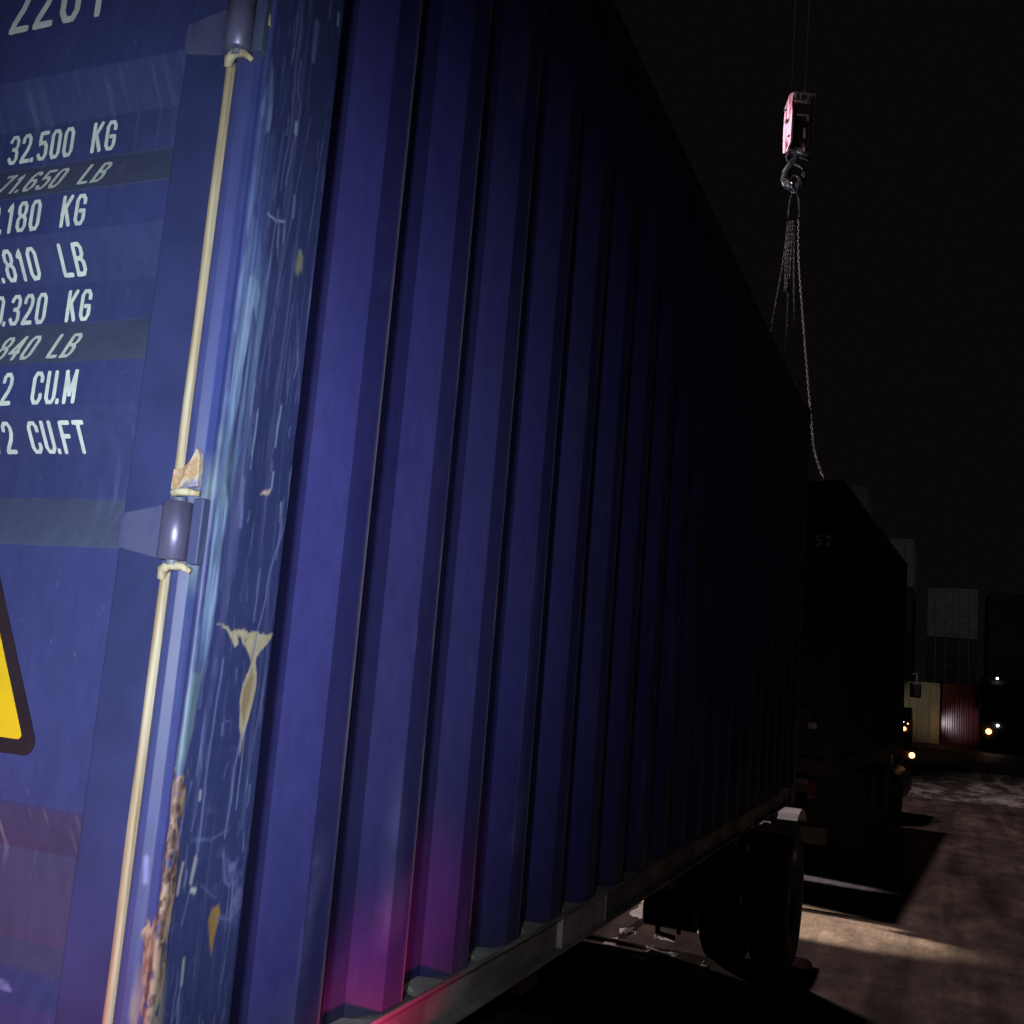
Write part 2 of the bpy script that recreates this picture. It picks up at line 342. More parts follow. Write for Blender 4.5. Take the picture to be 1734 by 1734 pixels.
# rust running down the corner
rust = [(-.009, 1.650), (.009, 1.645), (.013, 1.584), (.014, 1.54), (.018, 1.503), (.012, 1.45), (.012, 1.414), (.022, 1.345), (.02, 1.25), (-.024, 1.25), (-.016, 1.347), (-.021, 1.401), (-.027, 1.46), (-.009, 1.475), (-.012, 1.535), (-.007, 1.585)]
m = c.poly(rust, .004, .005, 50)
m = np.clip(m*1.2*np.clip((fbm(Ug*120, Zg*60, 150)-.30)/.12, 0, 1), 0, 1)
c.put(m, RUST, .8); c.put(m*c.streaks(190, 80, .45, .6, 55), (.30, .20, .15), .9); c.put(m*c.streaks(140, 55, .50, .64, 51), (.36, .27, .20), .85); c.put(m*c.streaks(170, 70, .56, .66, 52), (.06, .035, .04), .9)
c.put(m*win(Zg, 1.2, 1.40, .04)*c.streaks(70, 6, .40, .6, 53), (.34, .30, .24), .8)
c.put(win(Ug, -.04, .03, .01)*win(Zg, 1.2, 1.42, .06)*c.streaks(90, 7, .48, .66, 54), (.30, .27, .24), .7)
# chipped paint
chip = [(.037, 1.834), (.058, 1.832), (.066, 1.826), (.080, 1.829), (.094, 1.831), (.108, 1.827), (.122, 1.829), (.150, 1.826), (.166, 1.829), (.150, 1.813), (.140, 1.806), (.130, 1.795), (.124, 1.788), (.117, 1.789), (.110, 1.800), (.098, 1.810), (.088, 1.822), (.082, 1.822), (.086, 1.811), (.078, 1.806), (.068, 1.818), (.056, 1.828)]
c.put(c.poly(chip, .0022, .0008, 60), CREAM, .97)
c.put(c.poly([(.118, 1.800), (.129, 1.800), (.128, 1.788), (.134, 1.772), (.1355, 1.757), (.133, 1.735), (.127, 1.705), (.121, 1.687), (.1185, 1.660), (.114, 1.690), (.110, 1.70), (.104, 1.736), (.106, 1.756), (.111, 1.771), (.118, 1.788)], .0022, .0015, 61), CREAM, .9)
c.put(c.poly([(.121, 1.778), (.130, 1.772), (.126, 1.735), (.118, 1.705), (.111, 1.72), (.109, 1.75)], .005, .002, 62), BROWN, .75)
c.put(c.poly([(.096, 1.822), (.105, 1.818), (.100, 1.813)], .003, .001, 63), (.12, .10, .16), .7)
c.put(c.poly([(.096, 2.016), (.100, 2.025), (.117, 2.028), (.119, 2.022), (.109, 2.018)], .003, .002, 64), (.62, .48, .42), .95)
c.put(c.poly([(.117, 2.382), (.132, 2.378), (.134, 2.358), (.124, 2.343), (.114, 2.352)], .008, .003, 65), (.32, .34, .22), .75)
c.put(c.poly([(.100, 1.465), (.112, 1.470), (.118, 1.457), (.111, 1.430), (.108, 1.405), (.100, 1.435), (.096, 1.452)], .005, .002, 66), ORANGE, .85)
# scratches
for pts, wd, col, a in [
    ([(.059, 2.80), (.060, 2.65), (.066, 2.55), (.062, 2.45)], .003, LAV, .7), ([(.071, 2.652), (.073, 2.603), (.083, 2.59), (.080, 2.549), (.071, 2.46)], .004, LAV, .75),
    ([(.150, 2.778), (.151, 2.759)], .006, PALER, .8), ([(.099, 2.73), (.101, 2.67)], .012, LAV, .6), ([(.078, 2.557), (.080, 2.543)], .008, PALER, .95),
    ([(.165, 2.61), (.167, 2.48)], .004, LAV, .6), ([(.039, 2.402), (.058, 2.400), (.080, 2.408)], .0035, PALER, .9), ([(.078, 2.402), (.080, 2.379)], .005, LAV, .9),
    ([(.095, 2.454), (.096, 2.423)], .007, LAV, .8), ([(.168, 2.39), (.171, 2.331)], .005, LAV, .8), ([(.054, 2.165), (.055, 2.120)], .004, PALE, .8),
    ([(.121, 2.150), (.118, 2.090)], .0035, PALER, .8), ([(.070, 2.125), (.068, 2.067)], .005, PALE, .8), ([(.055, 2.031), (.062, 1.967)], .008, LAV, .8),
    ([(.161, 2.060), (.163, 1.985), (.150, 1.95), (.139, 1.915), (.136, 1.879), (.118, 1.79)], .0035, LAV, .85), ([(.164, 2.07), (.165, 2.01)], .006, PALER, .7),
    ([(.122, 2.053), (.120, 2.03)], .004, PALER, .8), ([(.116, 1.915), (.114, 1.844)], .004, LAV, .7), ([(.12, 2.30), (.112, 1.95)], .002, LAV, .6),
    ([(.116, 1.69), (.111, 1.646), (.110, 1.609), (.109, 1.556)], .0045, LAV, .85), ([(.058, 1.79), (.053, 1.683), (.055, 1.605), (.055, 1.542)], .004, LAV, .8),
    ([(.029, 1.533), (.024, 1.497)], .006, (.42, .34, .36), .9), ([(.054, 1.537), (.050, 1.507)], .007, (.42, .38, .42), .95), ([(-.034, 1.54), (-.031, 1.51)], .006, LAV, .95),
    ([(.053, 1.412), (.054, 1.383)], .007, (.40, .38, .36), .9), ([(.053, 1.368), (.055, 1.30)], .004, LAV, .8), ([(.054, 1.497), (.060, 1.495)], .008, WHITE, .95),
    ([(.040, 1.560), (.080, 1.556), (.115, 1.566)], .003, LAV, .6), ([(.108, 1.535), (.118, 1.500), (.13, 1.49)], .005, LAV, .7), ([(.105, 1.455), (.14, 1.445), (.16, 1.462)], .003, LAV, .7),
    ([(.07, 1.50), (.105, 1.478)], .003, LAV, .5), ([(.045, 1.40), (.040, 1.26)], .003, LAV, .6), ([(.09, 1.71), (.07, 1.705)], .002, LAV, .6), ([(.046, 1.62), (.0475, 1.61)], .005, WHITE, .7)]:
    c.put(c.line(pts, wd*.9, .0026, .0015, int(wd*9000)+len(pts)), col, a*.9)
rs = np.random.default_rng(5)
for k in range(190):
    grp = rs.random(); zc_ = rs.uniform(1.25, 2.85)
    if grp < .45: uc_ = rs.normal(.045, .022)
    elif grp < .75: uc_ = rs.normal(.145, .014)
    else: uc_ = rs.uniform(.0, .165)
    ln = rs.exponential(.045)+.012; wd = rs.uniform(.0006, .0030)*(1.4 if ln < .03 else 1); dr = rs.normal(0, .012)*ln*4
    zz_ = [zc_-ln/2, zc_, zc_+ln/2]; uu_ = [uc_-dr, uc_+rs.normal(0, .0012), uc_+dr]
    if uc_ < .002 or uc_ > .164: continue
    sel = np.abs(Zg-zc_) < ln/2+.01
    mk = np.zeros(Ug.shape); idx = np.where(sel[0])[0]
    if len(idx) == 0: continue
    sub = Canvas(Ug[:, idx[0]:idx[-1]+1], Zg[:, idx[0]:idx[-1]+1]); mk[:, idx[0]:idx[-1]+1] = sub.line(list(zip(uu_, zz_)), wd, .0022, .0007, k % 13)
    c.put(mk*(.4+.6*c.streaks(80, 25, .35, .55, 160+k % 5)), [LAV, PALE, (.12, .15, .38), PALER][int(rs.choice(4, p=[.45, .2, .25, .1]))], rs.uniform(.25, .85))
c.put(win(Ug, .015, .075, .012)*win(Zg, 1.95, 2.35, .08)*c.streaks(110, 3.5, .48, .7, 170), PALE, .55)
scuff = win(Ug, .09, .17, .02)*win(Zg, 1.43, 1.55, .03)
c.put(scuff*c.streaks(45, 45, .5, .72, 70), LAV, .8)
corner_post = grid_mesh('corner_post', Pp, M['post'], box1, True, {'paint': c.C})
corner_post['label'] = 'scratched corner post with a pale worn edge and rust'
# other three posts and the eight corner castings
def casting(px, py, pz, sx, sy, parent, mat):
    b = MB(); x1 = px+sx*.162; y1 = py+sy*.178; z0, z1 = (pz, pz+.118) if pz < 2 else (pz-.118, pz)
    b.box(px+sx*.012, x1, py+sy*.012, y1, z0+.01, z1-.01)
    for (xa, xb, ya, yb, za, zb_) in ((0, .162, 0, .178, 0, .026), (0, .162, 0, .178, .092, .118), (0, .04, 0, .04, .026, .092), (0, .026, .13, .178, .026, .092), (.12, .162, 0, .026, .026, .092)):
        b.box(px+sx*xa, px+sx*xb, py+sy*ya, py+sy*yb, z0+za, z0+zb_)
    return b.build('corner_casting', mat, parent)
for px, sx in ((.003, -1), (-WID, 1)):
    for py, sy in ((-.003, 1), (LEN, -1)):
        for pz in (ZB, ZT): casting(px, py, pz, sx, sy, box1, M['rail'] if pz == ZB else M['blue'])
for b in (MB().box(-WID, -WID+.05, 0, .168, ZB+.118, ZT-.118), MB().box(-.10, 0, LEN-.13, LEN, ZB+.118, ZT-.118), MB().box(-WID, -WID+.10, LEN-.13, LEN, ZB+.118, ZT-.118)):
    b.build('corner_post', M['blue'], box1, .006)
# corrugated side panel
DEP = .036; per = .278
knots = [(.168, DEP), (.264, DEP)]
y0 = .264
while y0 < 5.85:
    knots += [(y0+.068, 0), (y0+.140, 0), (y0+.208, DEP), (y0+per, DEP)]; y0 += per
knots = [k for k in knots if k[0] < 5.9]+[(5.93, DEP)]
def side_profile():
    pts = []
    for (a, da), (b, db) in zip(knots[:-1], knots[1:]):
        if da == 0 and db == 0: st = [0, .15, .5, .85, .95, .975]
        elif db == 0: st = [0, .04, .5, .92, .97]
        else: st = [0, .015, .05, .5, .93, .97]
        for t in st: pts.append((a+(b-a)*t, da+(db-da)*t))
    pts.append(knots[-1]); return pts
sp = np.array(side_profile()); zs = np.concatenate([np.arange(1.205, 3.58, .012), [3.60]])
Yg, Zs = np.meshgrid(sp[:, 0], zs, indexing='ij'); Xg = -.004-np.repeat(sp[:, 1][:, None], len(zs), 1)
Xg = Xg-.003*(fbm(Yg*1.3, Zs*1.1, 80, 3)-.5)
cs = Canvas(Yg, Zs, VIOLET)
cs.put(cs.streaks(3, 1.0, .5, .8, 81), (.040, .040, .22), .6)
cs.put(cs.streaks(9, 1.4, .55, .8, 85), (.06, .055, .20), .5)
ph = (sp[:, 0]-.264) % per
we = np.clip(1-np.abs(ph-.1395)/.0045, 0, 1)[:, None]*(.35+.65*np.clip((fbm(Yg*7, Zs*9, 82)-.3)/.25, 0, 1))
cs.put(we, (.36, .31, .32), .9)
cs.put(cs.line([(.34, 1.50), (.342, 1.42), (.36, 1.36)], .004, .004), LAV, .5)
fl = ((ph > .06) & (ph < .14))[:, None]*1.0
cs.put(fl*cs.streaks(16, 3, .66, .85, 83), LAV, .45)
cs.put(np.clip((1.32-Zs)/.12, 0, 1)*fbm(Yg*6, Zs*10, 84), (.10, .09, .12), .7)
grid_mesh('side_panel', np.stack([Xg, Yg, Zs], -1), M['side'], box1, False, {'paint': cs.C})
def corr(knots2, z0, z1, x, sgn, name, axis='y'):
    b = MB(); n = len(knots2)
    vs = []
    for zq in (z0, z1):
        for (a, d) in knots2: vs.append((x+sgn*d, a, zq) if axis == 'y' else (a, x+sgn*d, zq))
    return b.add(vs, [(i, i+1, n+i+1, n+i) for i in range(n-1)]).build(name, M['blue'], box1)
corr(knots, 1.205, 3.60, -WID+.004, 1, 'side_panel')
kf = [(-WID+.1+k*.125+o, d) for k in range(18) for o, d in ((0, 0), (.03, 0), (.06, .04), (.10, .04))]
corr([k for k in kf if k[0] < -.08]+[(-.10, 0)], 1.205, 3.60, LEN-.03, -1, 'front_wall', 'x')
# roof: corrugated across
kr = [(.1+k*.21+o, d) for k in range(28) for o, d in ((0, 0), (.09, 0), (.11, .02), (.19, .02))]
n = len(kr); MB().add([(x, a, ZT-.012-d) for x in (-.06, -WID+.06) for a, d in kr], [(i, i+1, n+i+1, n+i) for i in range(n-1)]).build('roof', M['blue'], box1)
# rails
MB().box(-.06, -.004, .178, LEN-.178, 3.60, 3.66).build('top_rail', M['blue'], box1, .004)
MB().box(-WID+.004, -WID+.06, .178, LEN-.178, 3.60, 3.66).build('top_rail', M['blue'], box1, .004)
MB().box(-WID+.162, -.162, LEN-.06, LEN-.004, 3.60, 3.66).build('top_rail', M['blue'], box1, .004)
def bottom_rail(x, s):
    # channel open to the outside: top ledge, recessed web, lower flange
    r = MB(); pk = [.176, 1.545, 1.925, 4.10, 4.48, 5.88]
    r.box(x-s*.050, x+s*.002, pk[0], pk[5], 1.194, 1.203)
    r.box(x-s*.050, x+s*.003, pk[0], pk[5], 1.108, 1.118)
    for a, b in ((pk[0], pk[1]), (pk[2], pk[3]), (pk[4], pk[5])): r.box(x-s*.022, x-s*.016, a, b, 1.118, 1.194)
    o = r.build('bottom_rail', M['rail'], box1, .0015)
    for a, b in ((pk[1], pk[2]), (pk[3], pk[4])):
        q = MB().box(x-s*.050, x-s*.001, a, a+.008, 1.1185, 1.1935).box(x-s*.050, x-s*.001, b-.008, b, 1.1185, 1.1935).box(x-s*.052, x-s*.046, a, b, 1.1185, 1.1935)
        q.box(x-s*.009, x-s*.004, a+.008, b-.008, 1.1185, 1.1935)
        q.build('forklift_pocket', M['dust'], o)
    return o
br = bottom_rail(0, 1); bottom_rail(-WID, -1)
# dust in the valleys, made pale to paint the ledge as lit
vals = [(.172, .262)]+[(.264+per*k+.214, .264+per*k+per-.006) for k in range(20)]
for a, b in vals:
    if b > 5.86: break
    h = .003+.003*random.random(); e = -.0385
    P = [(e, a-.01, 1.2036), (-.0005, a-.032, 1.2036), (-.0005, b+.036, 1.2036), (e, b+.01, 1.2036)]
    T = [(e, a+.004, 1.2036+h*2.2), (-.010, a-.012, 1.2036+h*.5), (-.010, b+.016, 1.2036+h*.5), (e, b-.004, 1.2036+h*2.2)]
    MB().add(P+T, [(4, 5, 6, 7), (0, 1, 5, 4), (1, 2, 6, 5), (2, 3, 7, 6), (3, 0, 4, 7)]).build('lit_ledge_dust', M['dust'], br)
MB().box(-WID+.166, -.166, .01, .12, ZB+.01, ZB+.14).build('door_sill', M['blue'], box1, .004)
MB().box(-WID+.166, -.166, .01, .12, ZT-.12, ZT-.01).build('door_header', M['blue'], box1, .004)
MB().box(-WID+.05, -.05, .16, LEN-.05, ZB+.125, ZB+.150).build('floor', M['frame'], box1)
for k in range(12): MB().box(-WID+.053, -.053, .4+k*.47, .45+k*.47, ZB+.03, ZB+.120).build('cross_member', M['frame'], box1)

# doors --------------------------------------------------------------
# profile of the door: (z, depth); outer flats at 0, recesses 36 mm deep
DK = [(1.262, 0), (1.290, 0), (1.352, DEP), (1.420, DEP)]
DK = [(1.262, 0), (1.330, 0), (1.395, DEP), (1.512, DEP), (1.578, 0), (1.925, 0), (1.996, DEP), (2.059, DEP), (2.125, 0), (2.190, 0), (2.261, DEP), (2.324, DEP), (2.390, 0), (2.455, 0),
      (2.523, DEP), (2.592, DEP), (2.652, 0), (2.96, 0), (3.03, DEP), (3.09, DEP), (3.155, 0), (3.22, 0), (3.29, DEP), (3.35, DEP), (3.42, 0), (3.545, 0)]
dz_ = np.array([k[0] for k in DK]); dd_ = np.array([k[1] for k in DK])
def dep(z): return float(np.interp(z, dz_, dd_))
sarc = np.concatenate([[0], np.cumsum(np.hypot(np.diff(dz_), np.diff(dd_)))])
def walk(zbase, v):
    """point reached by going v metres up along the sheet from height zbase"""
    s0 = np.interp(zbase, dz_, sarc)+v; zq = float(np.interp(s0, sarc, dz_)); return zq, dep(zq)
def door_leaf(sgn, xc, xe, fine):
    """sgn: +1 leaf on the right; xc hinge edge, xe meeting edge"""
    d = MB(); lo, hi = min(xc, xe), max(xc, xe)
    for a, b in ((hi-.080, hi), (lo, lo+.080)):
        d.box(a, b, 0, .05, 1.262, 3.545)
    o = d.build('door', M['blue'], box1, .003)
    if fine:
        xs = np.concatenate([[lo+.0795], np.arange(lo+.10, -.62, .05), np.arange(-.60, hi-.0825, .0030), [hi-.0795]]); zs = np.sort(np.concatenate([np.arange(1.262, 3.0, .0035), np.arange(3.0, 3.545, .02), dz_]))
        Xd, Zd = np.meshgrid(xs, zs, indexing='ij'); D = np.interp(zs, dz_, dd_)[None, :]+Xd*0
        k = Canvas(Xd, Zd)
        slope = np.interp(zs, dz_[:-1]+1e-4, np.diff(dd_))  # helper only for dust on ledges facing up
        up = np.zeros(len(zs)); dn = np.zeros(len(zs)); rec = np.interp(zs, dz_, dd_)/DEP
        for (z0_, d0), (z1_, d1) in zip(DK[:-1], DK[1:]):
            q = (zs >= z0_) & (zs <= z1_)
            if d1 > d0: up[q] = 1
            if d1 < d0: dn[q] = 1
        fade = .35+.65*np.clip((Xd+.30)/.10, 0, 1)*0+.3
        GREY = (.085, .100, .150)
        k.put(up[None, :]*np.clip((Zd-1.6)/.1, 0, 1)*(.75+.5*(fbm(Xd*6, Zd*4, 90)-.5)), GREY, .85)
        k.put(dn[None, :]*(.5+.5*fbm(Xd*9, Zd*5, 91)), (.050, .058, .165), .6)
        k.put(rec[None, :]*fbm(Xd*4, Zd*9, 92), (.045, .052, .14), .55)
        k.put(k.streaks(70, 3.5, .55, .85, 93)*win(Zd, 2.45, 2.66, .03), (.11, .13, .22), .6)
        k.put(k.streaks(3, 3, .45, .7, 94), (.048, .050, .19), .45)
        k.put(k.streaks(230, 120, .80, .9, 95), (.16, .18, .32), .5)
        mud = win(Zd, 1.36, 1.578, .010)*np.clip((fbm(Xd*5, Zd*3, 96)-.1)/.3, 0, 1)
        k.put(mud, (.062, .060, .125), .7)
        k.put(mud*k.streaks(120, 9, .58, .76, 97)*np.clip((Zd-1.46)/.08, 0, 1), (.20, .21, .27), .65)
        k.put(k.line([(-.32, 1.357), (-.243, 1.346)], .004, .003), LAV, .9); k.put(k.line([(-.27, 1.345), (-.235, 1.342)], .003, .002), LAV, .9)
        k.put(k.poly([(-.195, 1.93), (-.16, 1.99), (-.15, 2.09), (-.20, 2.10), (-.21, 2.0)], .03, .01, 98)*k.streaks(90, 14, .45, .7, 99), (.11, .12, .27), .8)
        k.put(k.line([(-.138, 2.165), (-.142, 2.115)], .003, .003), LAV, .6)
        pn = grid_mesh('door_panel', np.stack([Xd, .004+D, Zd], -1), M['door'], o, False, {'paint': k.C}, flip=True)
    else:
        v = [(x, .004+d0, z) for x in (lo+.0795, hi-.0795) for z, d0 in DK]; n = len(DK)
        MB().add(v, [(i, i+1, n+i+1, n+i) for i in range(n-1)]).build('door_panel', M['blue'], o)
    # lock rods with cams and brackets
    for xr in (lo+(hi-lo)*.27, lo+(hi-lo)*.45) if sgn > 0 else (lo+(hi-lo)*.45, lo+(hi-lo)*.80):
        rd = MB().tube([(xr, -.035, 1.20), (xr, -.035, 3.60)], .017, 12).build('lock_rod', M['lug'], o)
        for zb2 in (1.30, 1.80, 2.40, 3.0, 3.50): MB().box(xr-.045, xr+.045, -.055, -.001, zb2-.03, zb2+.03).build('rod_bracket', M['lug'], o, .004)
        MB().box(xr-.02, xr+.42*sgn*-1, -.062, -.050, 2.02, 2.05).build('handle', M['lug'], o, .003)
    return o
DR = door_leaf(1, -.067, -1.205, True)
DL = door_leaf(-1, -WID+.067, -1.222, False)
# thin wear on the flat door frame next to the hinge edge
for (xa, xb) in ((-.067, -.0505), (-WID+.0505, -WID+.067)):
    gk = MB()
    def strip(z0, z1, n=60, w0=.0, ph=0):
        zs2 = [z0+(z1-z0)*i/n for i in range(n+1)]; v = []
        for zq in zs2:
            j = .0006*math.sin(zq*7+ph)+.0005*math.sin(zq*23)
            thin = .0025 if 1.62 < zq < 1.9 else 0
            ex = .0022*max(0, min(1, (2.12-zq)/.14))*(zq > 2) + .002*max(0, min(1, (2.55-zq)/.5)); v += [(xa+.0005+j, .006, zq), (xa+.0008+j, -.0040, zq), (xa+.0020+j, -.0062, zq), (xb-.0080-thin*.4+ex+j, -.0064, zq), (xb-.0066-thin*.4+ex+j, -.0040, zq), (xb-.0060-thin*.4+ex+j, .012, zq)]
        f = [(6*i+k, 6*i+k+1, 6*i+k+7, 6*i+k+6) for i in range(n) for k in range(5)]; f += [(0, 1, 2, 3, 4, 5), (6*n+5, 6*n+4, 6*n+3, 6*n+2, 6*n+1, 6*n)]
        gk.add(v, f, True)
    strip(1.24, 1.898); strip(2.002, 2.616, 60); strip(2.706, 3.55, 40)
    s = 1 if xa > -1 else -1
    if s > 0:   # sealant curling over the cut ends at the hinges
        gk.tube([(-.063, -.006, 1.886), (-.060, -.008, 1.899), (-.048, -.012, 1.904), (-.030, -.009, 1.903), (-.020, -.003, 1.897)], [.0055, .0075, .0065, .0055, .004], 8)
        gk.tube([(-.063, -.006, 2.604), (-.060, -.008, 2.616), (-.048, -.012, 2.6205), (-.034, -.010, 2.619), (-.024, -.003, 2.611)], [.0055, .0075, .0065, .0055, .004], 8)
        gk.tube([(-.060, -.006, 2.000), (-.048, -.010, 2.001), (-.032, -.010, 2.000), (-.020, -.004, 1.999)], [.006, .006, .005, .004], 8)
        gk.tube([(-.062, -.006, 2.712), (-.048, -.012, 2.708), (-.030, -.010, 2.708), (-.012, -.002, 2.70), (-.006, .0, 2.66)], [.006, .006, .006, .006, .004], 8)
    gk.build('door_gasket', M['gasket'], DR if s > 0 else DL)
# crust of old sealant and rust on the post above the hinge
m_, nt, b_ = newmat('sealant_and_rust')
nt.links.new(ramp(nt, noise(nt, 55, 4, (1, 1, .6)), [(.36, (.20, .19, .33)), (.46, (.46, .37, .27)), (.58, (.36, .21, .10)), (.7, (.55, .42, .33))]), b_.inputs['Base Color']); b_.inputs['Roughness'].default_value = .8
v = []; cr = [(-.062, 2.004, -.0095), (-.052, 2.003, -.0085), (-.042, 2.004, -.0085), (-.032, 2.006, -.0092), (-.024, 2.010, -.004), (-.0245, 2.030, -.004), (-.0255, 2.052, -.0055), (-.029, 2.058, -.0085), (-.034, 2.046, -.0095), (-.041, 2.037, -.0085), (-.049, 2.032, -.0075), (-.055, 2.030, -.0085), (-.0605, 2.030, -.0105)]
MB().add([(x, y-.0018, z) for x, z, y in cr]+[(x, y+.006, z) for x, z, y in cr], [tuple(range(13))]+[(i, (i+1) % 13, 13+(i+1) % 13, 13+i) for i in range(13)]).build('sealant_crust', m_, corner_post)
# hinges
def hinge(zc, s=1, x0=0, door=None):
    X = lambda x: x if s > 0 else -WID-x
    h = MB(); a = .038
    poly = [(X(-.058), zc-a+.002), (X(-.058), zc+a-.002), (X(-.078), zc+a-.003), (X(-.139), zc+a*.62), (X(-.143), zc+a*.5), (X(-.143), zc-a*.5), (X(-.139), zc-a*.62), (X(-.078), zc-a+.003)]
    h.prism(poly, 'y', -.0085, -.0005)
    o = h.build('hinge', M['hinge'], door, .0015)
    kn = MB()
    n = 24; 
    for (za, zb2, rr) in ((zc-a, zc+a, .0205),):
        ring = lambda zq, r: [(X(-.0445)+r*math.cos(2*math.pi*k/n), -.011+r*math.sin(2*math.pi*k/n), zq) for k in range(n)]
        zsq = [(za, rr*.86), (za+.002, rr), (zb2-.002, rr), (zb2, rr*.86)]
        kn.add([p for zq, r in zsq for p in ring(zq, r)], [(i*n+k, i*n+(k+1) % n, (i+1)*n+(k+1) % n, (i+1)*n+k) for i in range(3) for k in range(n)], True)
        kn.add(ring(za, rr*.86), [tuple(range(n))]); kn.add(ring(zb2, rr*.86), [tuple(range(n))])
    kn.build('hinge_knuckle', M['knuckle'], door)
    MB().tube([(X(-.0445), -.011, zc-a-.006), (X(-.0445), -.011, zc+a+.006)], .009, 12).build('hinge_pin', M['lug'], door)
    MB().box(X(-.0215), X(-.0045), -.013, .006, zc-a-.004, zc+a+.006).build('hinge_lug', M['lug2'], corner_post if s > 0 else box1, .002)
M['lug2'] = simple('scuffed_lug_paint', (.10, .13, .19), .5, 0, (.06, .07, .17), 40, .6, (1, 1, .2))
M['knuckle'] = simple('bare_worn_knuckle', (.17, .17, .30), .36, .35, (.09, .085, .16), 26, .6, (1, 1, .15))
for zc in (1.38, 1.948, 2.660, 3.37): 
    if zc != 1.38: hinge(zc, 1, 0, DR)
    hinge(zc, -1, 0, DL)

# lettering painted on the sheet ------------------------------------------------
G = {  # strokes in a 0..1 (x) by 0..1 (y) cell
 '0': [[(.25, 0), (.75, 0), (1, .16), (1, .84), (.75, 1), (.25, 1), (0, .84), (0, .16), (.25, 0)]],
 '1': [[(.15, .80), (.62, 1), (.62, 0)]],
 '2': [[(0, .78), (.05, .90), (.28, 1), (.72, 1), (.97, .86), (.97, .66), (.70, .42), (.12, .13), (0, 0)], [(0, 0), (1, 0)]],
 '3': [[(0, .86), (.25, 1), (.75, 1), (1, .86), (1, .66), (.75, .52), (.42, .52)], [(.75, .52), (1, .38), (1, .15), (.75, 0), (.25, 0), (0, .14)]],
 '4': [[(.74, 0), (.74, 1)], [(.74, 1), (0, .28)], [(0, .28), (1, .28)]],
 '5': [[(.95, 1), (.10, 1), (.05, .56), (.3, .62), (.72, .62), (1, .46), (1, .16), (.75, 0), (.25, 0), (0, .14)]],
 '6': [[(.9, .9), (.7, 1), (.3, 1), (0, .80), (0, .16), (.25, 0), (.75, 0), (1, .16), (1, .42), (.75, .57), (.3, .57), (0, .44)]],
 '7': [[(0, 1), (1, 1)], [(1, 1), (.38, 0)]],
 '8': [[(.27, .53), (.73, .53), (.96, .68), (.96, .87), (.73, 1), (.27, 1), (.04, .87), (.04, .68), (.27, .53), (0, .38), (0, .15), (.25, 0), (.75, 0), (1, .15), (1, .38), (.73, .53)]],
 'B': [[(0, 0), (0, 1), (.7, 1), (.95, .87), (.95, .67), (.7, .53), (0, .53)], [(.7, .53), (1, .38), (1, .15), (.75, 0), (0, 0)]],
 'C': [[(1, .76), (1, .86), (.75, 1), (.25, 1), (0, .84), (0, .16), (.25, 0), (.75, 0), (1, .14), (1, .24)]],
 'F': [[(0, 0), (0, 1), (1, 1)], [(0, .53), (.8, .53)]],
 'G': [[(1, .76), (1, .86), (.75, 1), (.25, 1), (0, .84), (0, .16), (.25, 0), (.75, 0), (1, .16), (1, .46), (.55, .46)]],
 'K': [[(0, 0), (0, 1)], [(1, 1), (0, .42)], [(.36, .60), (1, 0)]],
 'L': [[(0, 1), (0, 0), (.95, 0)]],
 'M': [[(0, 0), (0, 1)], [(0, 1), (.5, .25)], [(.5, .25), (1, 1)], [(1, 1), (1, 0)]],
 'T': [[(0, 1), (1, 1)], [(.5, 1), (.5, 0)]],
 'U': [[(0, 1), (0, .16), (.25, 0), (.75, 0), (1, .16), (1, 1)]],
 ',': [[(.5, .04), (.30, -.12)]], '.': [[(.5, 0), (.5, .03)]]}
def strokes_mesh(text_items, place, h, w, adv, thick, nseg=.004):
    """text_items: (char, left edge) ; place(u, v) -> 3-D point just above the surface"""
    b = MB()
    for ch, x0 in text_items:
        wd = w*{'M': 1.15, '1': .8}.get(ch, 1) if ch not in '.,' else .004
        for li, ln in enumerate(G[ch]):
            pts = [Vector((x0+thick/2+p[0]*(wd-thick), thick/2+p[1]*(h-thick))) for p in ln]
            # round the corners a little and subdivide
            fine = [pts[0]]
            for p, q in zip(pts[:-1], pts[1:]):
                k = max(1, int((q-p).length/nseg)); fine += [p+(q-p)*i/k for i in range(1, k+1)]
            L = []; Rr = []
            for i, p in enumerate(fine):
                a = fine[i]-fine[i-1] if i else fine[1]-fine[0]; c2 = fine[i+1]-fine[i] if i < len(fine)-1 else a
                t = (a.normalized()+c2.normalized()); t = t.normalized() if t.length > .2 else a.normalized()
                nn = Vector((-t.y, t.x)); L.append(p+nn*thick/2); Rr.append(p-nn*thick/2)
            e0 = (fine[0]-fine[1]).normalized()*thick*.5; e1 = (fine[-1]-fine[-2]).normalized()*thick*.5
            L = [fine[0]+e0+(L[0]-fine[0])*.75]+L+[fine[-1]+e1+(L[-1]-fine[-1])*.75]; Rr = [fine[0]+e0+(Rr[0]-fine[0])*.75]+Rr+[fine[-1]+e1+(Rr[-1]-fine[-1])*.75]
            off = .0004*li
            v = []
            for i, (l, r) in enumerate(zip(L, Rr)): v += [place(l.x, l.y, off+i*5e-6), place(r.x, r.y, off+i*5e-6)]
            b.add(v, [(2*i, 2*i+1, 2*i+3, 2*i+2) for i in range(len(L)-1)])
    return b
